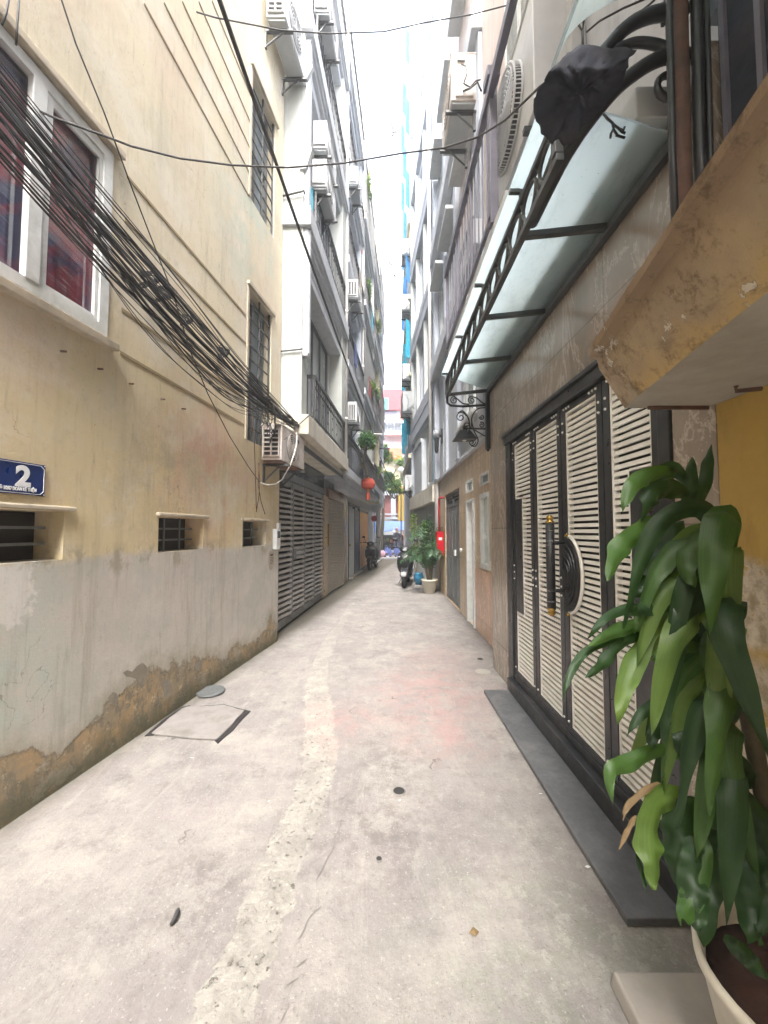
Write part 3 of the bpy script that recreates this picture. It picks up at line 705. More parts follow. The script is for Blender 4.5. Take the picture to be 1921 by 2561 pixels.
# big window
window(A, TA, 1.0, 2.50, 2.79, 4.06, -.03, M['upvc'], window_glass(), nv=0, fw=.065, fd=.045)
cv = MB(TA); n_ = 120; vs = []; fs = []
for i in range(n_+1):
    y = 1.02 + 1.46*i/n_; o_ = -.085 + .010*math.sin(y*26) + .006*math.sin(y*71+1)
    for z in (2.80, 3.4, 4.05): vs.append((o_ + .01*math.sin(z*5+y*20), y, z))
for i in range(n_):
    for k in range(2): fs.append((i*3+k, i*3+3+k, i*3+4+k, i*3+1+k))
cv.add(vs, fs); cv.build('curtain', M['curtain'], A, smooth=True)
f = MB(TA)
f.box((-.017, 1.985, 2.855), (.02, 2.06, 3.995)); f.box((-.017, 2.06, 2.855), (.008, 2.105, 3.995)); f.box((-.017, 2.41, 2.855), (.004, 2.434, 3.995)); f.box((-.017, 2.105, 2.855), (.004, 2.41, 2.89)); f.box((-.017, 2.105, 3.945), (.004, 2.41, 3.995))
f.build('window_mullion', M['upvc'], A, bevel=.004)
for z in (2.715, 4.075):
    s = MB(TA); s.box((-.02, .9, z), (.052, 2.56, z+.05)); s.build('window_ledge', M['sill'], A, bevel=.006)
# two side windows with slanted grille bars
for (y0, y1, z0, z1) in ((4.39, 4.99, 2.55, 4.36), (4.38, 5.02, 5.45, 7.06)):
    fo = window(A, TA, y0+.003, y1-.003, z0+.003, z1-.003, -.15, M['gategrey'], M['greyglass'], nv=1, nh=1, fw=.05)
    b = MB(TA); k = int((z1-z0)/.16)
    for i in range(1, k):
        z = z0 + (z1-z0)*i/k; b.box((-.03, y0+.004, z-.007), (-.016, y1-.004, z+.007))
    for yy in (y0+.02, (y0+y1)/2, y1-.02): b.box((-.034, yy-.008, z0+.004), (-.014, yy+.008, z1-.004))
    b.build('window_grille', M['iron'], A)
    t = MB(TA); t.box((-.01, y0-.06, z1+.01), (.035, y1+.06, z1+.05)); t.box((-.01, y0-.05, z0+.0), (.012, y0-.012, z1)); t.build('window_hood', M['sill'], A)
# three low slots with bars and plaster lintels
for (y0, y1, z0, z1) in ops[3:]:
    d = MB(TA); d.box((-.195, y0+.004, z0+.004), (-.17, y1-.004, z1-.004)); do = d.build('vent_window', M['dark'], A)
    b = MB(TA)
    for i in (1, 2): z = z0 + (z1-z0)*i/3; b.box((-.12, y0+.002, z-.008), (-.105, y1-.002, z+.008))
    for i in (1, 2): y = y0 + (y1-y0)*i/3; b.box((-.10, y-.006, z0+.003), (-.09, y+.006, z1-.003))
    b.build('vent_bars', M['gategrey'], do)
    t = MB(TA); t.box((-.02, y0-.03, z1+.004), (.03, y1+.05, z1+.032)); t.build('vent_lintel', M['sill'], A, bevel=.008)
# rusty lines cut in the plaster
for (y0, za, y1, zb) in ((2.627,4.03,4.311,3.975),(2.624,3.705,4.322,3.65),(2.621,3.05,4.315,3.01),(2.621,2.74,4.311,2.70),(2.73,5.50,4.342,5.43),(2.93,5.80,4.332,5.72),(3.14,6.12,4.33,6.03),(3.358,6.44,4.331,6.35),(3.553,6.74,4.362,6.68)):
    s = MB(TA); h = .011 if za < 4.2 else .008
    s.prism([(-.004, y0, za-h), (-.004, y1, zb-h), (-.004, y1, zb+h), (-.004, y0, za+h)], (.010, 0, 0))
    s.build('wall_groove', M['groove'], A)
# little nail stubs and pock marks
for (u, v) in ((152,878),(245,922),(323,959),(402,998),(455,1022)):
    r = ray(u, v); t = -2.22/(r[0]-.145*r[1]); p = Vector((r[0]*t, r[1]*t, EYE + r[2]*t))
    s = MB(); s.tube([p, p + Vector((.035, -.004, -.004))], .007, 5); s.build('nail_stub', M['rust'], A)
def wallp(u, v, out=0):
    r = ray(u, v); t = -2.22/(r[0]-.145*r[1]); return Vector((r[0]*t + out, r[1]*t, EYE + r[2]*t))
for poly in ([(307,1682),(318,1676),(330,1680),(340,1668),(350,1660),(357,1658),(366,1666),(367,1680),(363,1694),(362,1712),(356,1722),(347,1712),(340,1698),(328,1694),(316,1692)],
             [(402,1712),(408,1702),(416,1697),(424,1700),(430,1710),(428,1724),(424,1740),(416,1748),(410,1735),(406,1722)],
             [(486,1668),(490,1654),(498,1648),(504,1655),(505,1668),(500,1676),(492,1678)],
             
             [(270,1745),(282,1730),(292,1735),(296,1752),(288,1766),(276,1762)]):
    n_ = len(poly); m = MB(); m.prism([wallp(u + 2*mnoise.noise(Vector((u*.1, v*.1, 0))), v, .0015) for u, v in poly], (.0012, 0, 0)); m.build('peeled_patch', M['peelgrey'], A)
# house number plate
T = TA
root = thing('house_number_sign', 'dark blue enamel plate with a white number 2 above a line of white lettering', 'sign', TA(.012, 1.92, 1.69))
y0, y1, z0, z1 = 1.665, 2.141, 1.69, 1.864
s = MB(T); s.box((.004, y0, z0), (.012, y1, z1)); s.build('plate', M['signblue'], root, bevel=.002)
s = MB(T); oo = .0135; c = .018; e = .008
loop = [(y0+e+c, z0+e), (y1-e-c, z0+e), (y1-e, z0+e+c), (y1-e, z1-e-c), (y1-e-c, z1-e), (y0+e+c, z1-e), (y0+e, z1-e-c), (y0+e, z0+e+c)]
for i in range(8):
    a, b = loop[i], loop[(i+1) % 8]; s.tube([(oo, *a), (oo, *b)], .0018, 4)
s.build('border_line', M['signwhite'], root)
def text_mesh(body, size, mat, name, parent, place, bold=0, sx=1):
    cu = bpy.data.curves.new(name, 'FONT'); cu.body = body; cu.size = size; cu.extrude = .0008; cu.offset = bold; cu.align_x = 'CENTER'
    to = bpy.data.objects.new(name, cu); COL.objects.link(to)
    dg = bpy.context.evaluated_depsgraph_get(); me = bpy.data.meshes.new_from_object(to.evaluated_get(dg))
    bpy.data.objects.remove(to); bpy.data.curves.remove(cu)
    org = ORG[parent]
    for v in me.vertices: v.co = Vector(place(v.co.x*sx, v.co.y, v.co.z)) - org
    me.materials.clear(); me.materials.append(mat)
    ob = bpy.data.objects.new(name, me); COL.objects.link(ob); ob.parent = parent; ORG[ob] = org
    return ob
# the text reads from left (near the camera) to right (away from it)
text_mesh('2', .148, M['signwhite'], 'number', root, lambda a, b, c: TA(.014 + c, 2.026 + a, 1.737 + b), bold=.006, sx=1.0)
text_mesh('NGÕ 1/2/67 DOÃN KẾ THIỆN', .025, M['signwhite'], 'lettering', root, lambda a, b, c: TA(.014 + c, 1.995 + a, 1.710 + b), bold=.0009, sx=.60)
for yy, zz in ((y1-.007, z1-.007), (y1-.007, z0+.007)):
    s = MB(T); s.ball((.014, yy, zz), .0035, 8); s.build('screw', M['signwhite'], root)
# small meter box and a torn notice by the far corner
root = thing('meter_box', 'small white meter box with a dark glass window at the corner of the cream house', 'meter box', TA(.02, 5.16, 1.27))
s = MB(TA); s.box((.003, 5.10, 1.25), (.06, 5.225, 1.52)); s.build('housing', M['acwhite'], root, bevel=.006)
s = MB(TA); s.box((.058, 5.12, 1.40), (.064, 5.20, 1.49)); s.build('glass_window', M['darkglass'], root)
s = MB(TA); s.box((-.02, 5.235, 1.40), (.03, 5.296, 1.60)); s.build('junction_box', M['acwhite'], root, bevel=.005)
root = thing('torn_notice', 'torn printed notice pasted below the meter box', 'notice', TA(.004, 5.07, 1.0))
pts = [(5.0, 1.22), (5.04, 1.235), (5.12, 1.215), (5.15, 1.20), (5.15, 1.05), (5.11, .99), (5.05, .98), (5.01, 1.02), (4.99, 1.1)]
s = MB(TA); s.prism([(.002, a, b) for a, b in pts], (.003, 0, 0)); s.build('sheet', M['paper'], root)
s = MB(TA)
for i, (zz, a, b) in enumerate(((1.19,5.03,5.13),(1.175,5.03,5.12),(1.145,5.03,5.13),(1.125,5.03,5.13),(1.105,5.03,5.12),(1.085,5.03,5.13),(1.065,5.03,5.10))):
    h = .011 if i == 1 else .004
    s.box((.0055, a, zz-h), (.0065, b, zz+h))
s.build('printing', M['print'], root)

# ================================================================== LEFT: WHITE HOUSE with balconies
KB = .073
def TB(o, y, z): return (-1.1 + KB*(y-5.33) + o, y, z)
B = thing('white_house', 'tall pale white house with stacked iron balconies behind the cream house', 'house', (-2.0, 6.9, 0))
REC = -.30
floors = [3.12, 6.15, 9.15, 12.15]
g = MB(TB)
# storeys above the shop front
facade(g, 5.33, 8.58, 2.84, 14.6, REC, .10, [(5.75, 8.1, a+.02, a+2.2) for a in floors[:-1]] + [(5.75, 8.1, 12.17, 14.2)], back=3.0)
g.box((REC+.002, 5.331, 2.84), (-.065, 5.60, 14.59)); g.box((REC+.002, 8.2, 2.84), (-.02, 8.575, 14.59))
g.build('wall', M['palewall'], B)
# ground floor
def TBG(o, y, z): return (-1.93 + KB*y + o, y, z)
g = MB(TBG); g.box((-3, 5.302, -.05), (-.09, 8.7, 2.838)); g.build('ground_floor', M['greywall'], B)
pil = MB(TB); pil.box((-.062, 5.34, 3.98), (.012, 5.46, 5.86)); pil.box((-.02, 5.36, 4.02), (.03, 5.44, 5.86))
for a in floors[1:]: pil.box((-.062, 5.34, a+.05), (.012, 5.46, a+2.6))
pil.build('pilaster', M['white'], B, bevel=.01)
for i, a in enumerate(floors):
    s = MB(TB)
    s.box((-.62, 5.28, a-.28), (.055, 8.62, a))
    if i:
        s.box((-.30, 5.40, a-.34), (.02, 8.5, a-.285)); s.box((-.30, 5.44, a-.42), (-.02, 8.46, a-.345)); s.box((-.32, 5.5, a-.62), (-.08, 8.4, a-.425))
    so_ = s.build('balcony', M['beige'] if i == 0 else M['white'], B, bevel=.008)
    r = railing(so_, TB, 5.66, 8.2, a+.055, a+.71, .03, M['black'], .125, True, ends=(0,), back=.30, th=.016)
    if i < 4:
        window(B, TB, 5.755, 8.095, a+.03, a+2.19, REC-.07, M['purple'], M['curtainglass'] if i == 0 else M['greyglass'], nv=3, nh=1 if i else 0, fw=.045)
s = MB(TB); s.box((REC+.002, 5.62, 5.30), (-.05, 8.18, 5.42)); s.box((REC+.002, 5.62, 5.422), (-.12, 8.18, 5.55)); s.build('cornice', M['white'], B, bevel=.01)
s = MB(TBG); s.box((-.02, 5.34, 2.745), (.36, 8.66, 2.836)); s.build('soffit', M['beige'], B)
s = MB(TBG); s.box((.33, 5.2, 2.69), (.37, 11.2, 2.742)); s.build('soffit_trunking', M['iron'], B)
# drain pipe across the side face
s = MB(); s.tube([(-1.47, 5.30, 4.02), (-1.40, 5.30, 4.03), (-1.2, 5.30, 4.05), (-1.15, 5.30, 4.06)], .012, 6); s.tube([(-1.47, 5.30, 6.30), (-1.2, 5.29, 6.36), (-1.15, 5.29, 6.38), (-1.14, 5.29, 6.33)], .014, 6)
s.tube([(-1.475, 5.28, .1), (-1.475, 5.28, 9.3)], .012, 6)
s.build('side_pipe', M['iron'], B, smooth=True)
# cyan sheet behind second railing, small side awnings
s = MB(TB); s.box((-.20, 5.64, 6.20), (-.012, 5.655, 6.75)); s.build('balcony_screen', M['cyan'], B)
for (za, zb, y, lab) in ((6.72, 7.35, 5.34, ''), (8.10, 8.62, 5.34, '')):
    s = MB(TB); s.prism([(-.12, y-.03, za), (-.02, y-.05, za), (.06, y-.05, zb-.35), (-.06, y-.03, zb)], (0, .06, 0)); s.build('side_awning', M['greywall'], B)

# louvred gate of the white house
G = thing('folding_gate', 'dark grey louvred metal gate at the foot of the white house', 'gate', TBG(0, 6.9, 0))
f = MB(TBG)
f.box((-.085, 5.34, 0), (.0, 5.52, 2.62)); f.box((-.085, 5.52, 2.30), (-.01, 8.62, 2.42))
f.build('frame', M['gategrey'], G, bevel=.004)
gl = MB(TBG); gl.box((-.088, 5.56, 2.42), (-.04, 8.6, 2.74)); gl.build('transom_glass', M['darkglass'], G)
for i in range(4):
    y0 = 5.56 + i*.70; y1 = y0 + .68
    lf = MB(TBG); lf.box((-.07, y0, .06), (-.02, y0+.08, 2.28)); lf.box((-.07, y1-.08, .06), (-.02, y1, 2.28)); lf.box((-.07, y0+.08, .06), (-.02, y1-.08, .17)); lf.box((-.07, y0+.08, 2.19), (-.02, y1-.08, 2.28))
    if i == 1: lf.box((-.06, y0+.085, 1.02), (-.015, y1-.085, 1.20))
    lo = lf.build('gate_leaf', M['gategrey'], G, bevel=.003)
    sl_ = MB(TBG); sl_.box((-.08, y0+.081, .171), (-.066, y1-.081, 2.189), 1)
    for k in range(24):
        z = .20 + k*.083
        sl_.prism([(-.06, y0+.081, z), (-.025, y0+.081, z-.008), (-.025, y0+.081, z+.034), (-.06, y0+.081, z+.042)], (KB*(y1-y0-.162), y1-y0-.162, 0))
    sl_.build('louvre_slats', [M['slatgrey'], M['dark']], lo)
# bronze door and roller shutter further along
D1 = thing('bronze_door', 'bronze coloured narrow door beside the dark louvred gate', 'door', TBG(0, 8.62, 0))
s = MB(TBG); s.box((-.07, 8.40, .03), (-.012, 8.92, 2.28)); s.box((-.012, 8.45, .12), (.0, 8.87, 1.0)); s.box((-.012, 8.45, 1.12), (.0, 8.87, 2.2)); s.build('panel', M['bronze'], D1, bevel=.006)
s = MB(TBG); s.box((0, 8.80, 1.15), (.03, 8.83, 1.65)); s.build('pull_handle', M['gold'], D1)

# ================================================================== LEFT: houses further along
def TC(o, y, z): return TB(o, y, z)
def far_house(name, label, y0, y1, top, wallm, floors, of=0.0, step=.15, cage=False, ground=None, winm=None, rail='black', cat='house', zb=2.7, slabm='white'):
    h = thing(name, label, cat, TB(-.6, (y0+y1)/2, 0))
    w_ = MB(TB)
    ops = [(y0+.35, y1-.35, a+.06, a+1.95) for a in floors if a+2.0 < top]
    facade(w_, y0, y1, zb, top, of-.22, .12, ops, back=2.5)
    w_.box((of-.218, y0+.004, zb), (of-.03, y0+.28, top-.01)); w_.box((of-.218, y1-.28, zb), (of-.03, y1-.004, top-.01))
    w_.build('wall', M[wallm], h)
    for a in floors:
        if a+2.0 >= top: continue
        window(h, TB, y0+.354, y1-.354, a+.064, a+1.946, of-.31, M['purple'], M[winm or 'greyglass'], nv=2, nh=1, fw=.05)
    for i, a in enumerate(floors):
        s = MB(TB); s.box((of-.4, y0+.02, a-.2), (of+.05, y1-.02, a)); s.box((of-.3, y0+.1, a-.32), (of-.02, y1-.1, a-.205)); s.box((of-.3, y0+.16, a-.5), (of-.08, y1-.16, a-.325))
        b = s.build('balcony', M[slabm], h, bevel=.01)
        if cage and i % 2:
            r = railing(b, TB, y0+.06, y1-.06, a+.02, a+1.9, of+.03, M['iron'], step, False, ends=(0,), back=.3, th=.018)
        else:
            r = railing(b, TB, y0+.06, y1-.06, a+.02, a+.80, of+.03, M[rail], step, False, ends=(0,), back=.3, th=.016)
    return h
far_house('grey_white_house', 'bluish white house with projecting slabs, second along the left side', 8.64, 11.55, 14.9, 'bluewhite', [2.95, 5.45, 7.95, 10.5, 13.0])
far_house('caged_house', 'pale house with caged balconies, third along the left side', 11.6, 14.55, 14.6, 'palewall', [3.1, 5.9, 8.7, 11.5], .03, .13, True)
far_house('cream_house', 'cream yellow house with planted balconies near the end of the left side', 14.6, 17.6, 15.2, 'cream', [3.3, 6.3, 9.2, 12.2], .02, .16, False)
far_house('end_house', 'narrow white house on the left at the corner of the street', 17.65, 20.6, 14.2, 'white', [3.4, 6.6, 9.6, 12.4], -.02, .16, True)
# ground floors of those houses, with shutter, pillar, doors
def TCG(o, y, z): return TBG(o, y, z)
P_ = thing('shop_front_base', 'grey ground floor under the far left houses', 'building base', TBG(-.6, 14, 0))
s = MB(TBG); s.box((-2.6, 8.71, -.05), (-.08, 20.55, 2.69)); s.build('wall', M['greywall'], P_)
RS = thing('roller_shutter', 'beige roller shutter with narrow horizontal ribs on the left side', 'shutter', TBG(0, 9.75, 0))
s = MB(TBG)
for k in range(44):
    z = .04 + k*.05; s.prism([(-.06, 8.98, z), (-.035, 8.98, z+.012), (-.035, 8.98, z+.038), (-.06, 8.98, z+.05)], (KB*1.55, 1.55, 0))
s.build('slat_curtain', M['shutter'], RS)
s = MB(TBG); s.box((-.07, 8.93, 2.25), (-.005, 10.6, 2.50)); s.build('shutter_box', M['brownpillar'], RS, bevel=.006)
s = MB(TBG); s.box((-.076, 10.56, 0), (-.0, 11.45, 2.66)); tag(s.build('stone_pillar', M['brownpillar'], bevel=.008), 'dark brown polished stone pillar beside the roller shutter', 'pillar')
s = MB(TBG); s.box((-.076, 11.5, 0), (-.02, 11.72, 2.6)); tag(s.build('narrow_column', M['white'], bevel=.008), 'narrow white column next to the brown stone pillar', 'column')
for (y0, y1, mm, nm, lab) in ((11.80, 12.95, 'greywall', 'side_door', 'plain grey door past the white column on the left'), (13.0, 14.15, 'navy', 'blue_door', 'dark navy door past the grey door on the left'), (14.35, 16.9, 'orange', 'orange_door', 'bright orange wooden door near the parked motorbike on the left')):
    d = thing(nm, lab, 'door', TBG(0, (y0+y1)/2, 0))
    s = MB(TBG); s.box((-.07, y0, .06), (-.015, y1, 2.22)); s.build('leaf', M[mm], d, bevel=.01)
    f = MB(TBG); f.box((-.078, y0-.06, .0), (.0, y0-.002, 2.3)); f.box((-.078, y1+.002, .0), (.0, y1+.06, 2.3)); f.box((-.078, y0-.06, 2.302), (.0, y1+.06, 2.37)); f.build('frame', M['beige'] if mm == 'orange' else M['iron'], d)
    k = MB(TBG); k.ball((.005, y0+.12, 1.05), .035, 8); k.build('knob', M['gold'], d)
s = MB(TBG); s.box((-.078, 11.75, -.02), (.10, 14.3, .05)); tag(s.build('door_step', M['step'], bevel=.006), 'low concrete step in front of the grey and navy doors', 'step')

# ================================================================== AIR CONDITIONERS on the left
def TAn(o, y, z): return TA(o, y, z)
aircon(TA, 4.68, 2.37, 'grimy air conditioner under the cable bundle at the corner of the cream house', L=.80, D=.25, H=.43, o=.03, rows=6, cols=2, mat='acrust', under='rust')
aircon(TA, 4.56, 8.02, 'air conditioner high on the cream house at the top of the picture', L=.78, D=.25, H=.55, o=.06, rows=7, cols=2)
def TBx(o, y, z): return TB(o, y, z)
aircon(TB, 5.62, 7.38, 'upper of two stacked air conditioners on the white house', L=.74, D=.22, H=.42, o=-.02, rows=14, cols=2)
aircon(TB, 5.60, 6.74, 'lower of two stacked air conditioners on the white house', L=.74, D=.22, H=.42, o=-.02, rows=14, cols=2)
aircon(TB, 5.62, 9.62, 'air conditioner above the upper railing of the white house', L=.74, D=.24, H=.55, o=-.02, rows=2, cols=2)
aircon(TB, 8.8, 9.80, 'air conditioner highest on the bluish white house', L=.7, D=.22, H=.42, o=0, rows=8, cols=2)
aircon(TB, 8.8, 7.00, 'air conditioner midway up the bluish white house', L=.7, D=.25, H=.42, o=-.02, rows=1, cols=3)
aircon(TB, 8.8, 4.02, 'air conditioner above the leafy balcony of the bluish white house', L=.7, D=.22, H=.46, o=-.01, rows=1, cols=4)

# ================================================================== CABLES
end = at(743, 1066, 5.27)
def catenary(a, b, sag, n=16, wob=0, rr=random):
    a = Vector(a); b = Vector(b); pts = []
    ph = rr.uniform(0, 6); ph2 = rr.uniform(0, 6)
    for i in range(n+1):
        t = i/n; p = a.lerp(b, t); p.z -= sag*4*t*(1-t)
        e_ = math.sin(math.pi*t)
        p.x += wob*e_*math.sin(ph + 9*t); p.z += wob*e_*math.sin(ph2 + 12*t)
        pts.append(p)
    return pts
rr = random.Random(11)
for i in range(40):
    t = i/39
    st = Vector((-1.80 + rr.uniform(-.05, .10), 1.25 + rr.uniform(-.1, .1), 3.30 + .36*(1-t) + rr.uniform(-.05, .05)))
    en = end + Vector((rr.uniform(-.05, .03), rr.uniform(-.08, .02), rr.uniform(-.05, .06)))
    sag = .03 + .26*t*rr.uniform(.6, 1.3)
    g = MB(); g.tube(catenary(st, en, sag, 22, rr.uniform(.008, .03), rr), rr.choice((.003, .0035, .004, .0045, .0055, .007)), 5)
    tag(g.build('power_cable', M['cable'], smooth=True), 'black cable in the sagging bundle along the cream house', 'cable', 'cables of the sagging bundle')
rr = random.Random(5)
for i in range(11):   # slack lower strands leaving the bundle for the side window
    st = Vector((-1.74, 1.75 + rr.uniform(-.2, .5), 3.35 + rr.uniform(-.1, .1))); en = Vector(TA(.10, 4.45 + rr.uniform(0, .5), 3.0 + rr.uniform(-.15, .2)))
    g = MB(); g.tube(catenary(st, en, .24 + rr.uniform(-.08, .12), 22, .02, rr), rr.choice((.003, .004, .005)), 5)
    tag(g.build('slack_cable', M['cable'], smooth=True), 'slack black cable hanging below the main bundle toward the side window', 'cable', 'slack cables below the bundle')
# tangled coils tied to the bundle
def coil(c, r, turns, axis, rr, thick=.0045):
    a = Vector(axis).normalized(); b = a.cross(Vector((.3, .2, 1))).normalized(); d = a.cross(b)
    pts = []
    for i in range(int(turns*14)+1):
        q = 2*math.pi*i/14; k = r*(1 + .22*math.sin(q*.37 + rr.uniform(-.1, .1)))
        pts.append(Vector(c) + b*k*math.cos(q)*1.7 + d*k*.6*math.sin(q) + a*rr.uniform(-.012, .012))
    return pts
for (u, v, Y, r_) in ((360,700,2.75,.10),(395,735,2.95,.10),(450,800,3.25,.09),(540,880,3.8,.10)):
    c = at(u, v, Y); g = MB()
    for k in range(3): g.tube(coil(c, r_*rr.uniform(.6, 1), 4, (.3, .9, -.2), rr), .004, 4)
    tag(g.build('cable_coil', M['cable'], smooth=True), 'tangled coil of thin wire tied into the sagging bundle', 'cable coil', 'coils tied to the cable bundle')
# knot of thin wire above and beside the low air conditioner
g = MB(); rr = random.Random(9)
for k in range(16):
    a = TA(rr.uniform(.02, .30), rr.uniform(4.4, 5.0), rr.uniform(2.75, 3.15)); b = TA(rr.uniform(.02, .32), rr.uniform(4.5, 5.28), rr.uniform(2.6, 3.1))
    g.tube(catenary(a, b, rr.uniform(.05, .2), 12, .03, rr), .005, 4)
tag(g.build('wire_tangle', M['cable'], smooth=True), 'knot of thin dark wires above the grimy air conditioner', 'wires')
g = MB()
for pts in (((4.45,3.2),(4.43,2.9),(4.47,2.5),(4.49,2.1),(4.50,1.75)), ((4.62,2.32),(4.64,2.1),(4.60,1.9),(4.52,1.72)), ((4.64,2.32),(4.60,2.05),(4.66,1.85),(4.75,1.70))):
    g.tube([TA(.03+.01*i, a, b) for i, (a, b) in enumerate(pts)], .005, 4)
tag(g.build('drop_wire', M['rust'], smooth=True), 'thin brown wires dangling down the wall below the low air conditioner', 'wires')
g = MB(); g.tube([end, at(742,1110,5.1), at(736,1135,5.0), at(725,1165,4.95), at(705,1200,4.9), at(690,1210,4.85), at(670,1213,4.8), at(650,1207,4.7)], .008, 6)
tag(g.build('white_loop_cable', M['whitecable'], smooth=True), 'pale cable hanging in a loop beside the low air conditioner', 'cable')
def near_wall(u, v, k=.93):
    """point a little in front of the cream wall on the line of sight through a measured pixel"""
    r = ray(u, v); t = -2.22/(r[0]-.145*r[1])*k; return Vector((r[0]*t, r[1]*t, EYE + r[2]*t))
g = MB(); pr = [(148,-30),(154,0),(190,110),(260,280),(330,470),(380,600),(434,738),(476,878),(520,985),(575,1092),(620,1165),(650,1207)]
g.tube([near_wall(*p) for p in pr], .005, 6)
tag(g.build('thin_wire', M['cable'], smooth=True), 'thin dark wire crossing in front of the cream wall down to the pale loop', 'cable')
g = MB(); g.tube([near_wall(40,112), near_wall(43,60), near_wall(50,-40)], .005, 5)
tag(g.build('short_wire', M['cable'], smooth=True), 'right one of two short wires rising above the big window in the corner', 'cable')
g = MB(); g.tube([near_wall(5,62), near_wall(16,30), near_wall(26,-30)], .005, 5)
tag(g.build('short_wire', M['cable'], smooth=True), 'left one of two short wires rising above the big window in the corner', 'cable')
g = MB(); a = at(535,-40,2.2); b = at(945,1110,16.5); pts = [a.lerp(b, i/24) for i in range(25)]
for i, p in enumerate(pts): p.z -= .25*4*(i/24)*(1-i/24)*.6
g.tube(pts, .016, 7)
tag(g.build('thick_cable', M['cable'], smooth=True), 'thick black cable running overhead down the length of the alley', 'cable')
g = MB()
pr = [(98,278,2.02),(150,300,2.07),(240,332,2.15),(330,366,2.28),(450,396,2.45),(580,413,2.6),(720,419,2.75),(860,408,2.8),(1000,384,2.8),(1110,370,2.7),(1195,343,2.55),(1262,302,2.35),(1350,217,2.0),(1400,180,1.8)]
g.tube([at(*p) for p in pr], .0065, 6)
tag(g.build('cross_wire', M['cable'], smooth=True), 'dark wire slung across the alley from the big window to the canopy', 'cable')
g = MB()
pr = [(400,-8,3.2),(430,12,3.25),(540,44,3.4),(700,75,3.6),(820,84,3.8),(960,79,4.0),(1060,57,4.0),(1180,36,4.0),(1300,5,3.8),(1330,-10,3.7)]
g.tube([at(*p) for p in pr], .0065, 6)
tag(g.build('cross_wire', M['cable'], smooth=True), 'dark wire crossing the sky at the very top of the picture', 'cable')
g = MB(); g.tube([end, at(770,1042,5.2), at(790,1025,5.2)], .008, 5); g.tube([end+Vector((-.03,0,.03)), end+Vector((.03,.03,.0))], .02, 6); g.box(tuple(end-Vector((.05,.0,.03))), tuple(end+Vector((.02,.05,.02))))
tag(g.build('cable_hook', M['iron']), 'iron hook holding the cable bundle at the balcony corner', 'hook')

# ================================================================== RIGHT: MARBLE HOUSE with the louvred gate
def TM(o, y, z): return (1.2 - o, y, z)
H_ = thing('marble_house', 'house faced in glossy brown grey marble around the cream louvred gate', 'house', (1.6, 3, 0))
g = MB(TM); facade(g, 1.372, 4.29, -.05, 3.36, 0, .14, [(1.58, 3.74, .0, 2.40)], back=3)
g.build('wall', M['marble'], H_)
def TU(o, y, z): return (1.36 - o, y, z)
g = MB(TU); facade(g, 1.45, 4.98, 3.362, 8.6, 0, .10, [(3.98, 4.85, 3.95, 5.3)], back=3); g.build('upper_wall', M['white'], H_)
window(H_, TU, 3.985, 4.845, 3.955, 5.295, -.07, M['upvc'], M['greyglass'], nv=1, nh=0, fw=.06)
s = MB(TU); s.box((.003, 3.96, 5.5), (.012, 4.95, 8.58)); s.build('render_panel', M['pinkwall'], H_)
s = MB(TM); s.box((.002, 1.5, 3.20), (.16, 4.25, 3.335)); s.build('ledge', M['greywall'], H_, bevel=.006)
# ledge slab of the first floor balcony and its mauve railing
def TV(o, y, z): return (.85 - o, y, z)
s = MB(); s.box((.84, 2.55, 3.76), (1.358, 4.97, 3.86)); bs = s.build('balcony', M['greywall'], H_, bevel=.006)
f = MB(TV)
f.box((.0, 1.9, 4.86), (.05, 4.98, 4.94)); f.box((-.0, 2.85, 3.90), (.03, 4.98, 3.95))
for k in range(15):
    y = 2.98 + k*.14; w2 = .03 if k % 5 == 4 else .012; f.box((.015-w2*.5, y-w2*.6, 3.95), (.015+w2*.5, y+w2*.6, 4.86))
f.box((-.03, 2.83, 3.86), (.03, 2.91, 5.10)); f.box((-.05, 2.80, 5.02), (.05, 2.94, 5.10))
f.build('balcony_railing', M['purple'], bs, bevel=.003)
# white louvre shutter and upper trims
s = MB(TU)
for (y0, y1, z0, z1) in ((3.12, 3.50, 5.36, 7.7), (3.52, 3.92, 5.36, 7.7)):
    s.box((.0, y0, z0), (.05, y0+.03, z1)); s.box((.0, y1-.03, z0), (.05, y1, z1)); s.box((0, y0+.03, z0), (.05, y1-.03, z0+.04)); s.box((0, y0+.03, z1-.04), (.05, y1-.03, z1))
    n = int((z1-z0-.1)/.055)
    for k in range(n):
        z = z0 + .05 + k*.055; s.prism([(.002, y0+.031, z+.03), (.04, y0+.031, z), (.04, y0+.031, z+.012), (.002, y0+.031, z+.042)], (0, y1-y0-.062, 0))
s.build('louvre_shutter', M['upvc'], H_)
s = MB(TU); s.box((.003, 2.42, 3.37), (.10, 2.50, 8.4)); s.build('corner_post', M['greywall'], H_, bevel=.006)

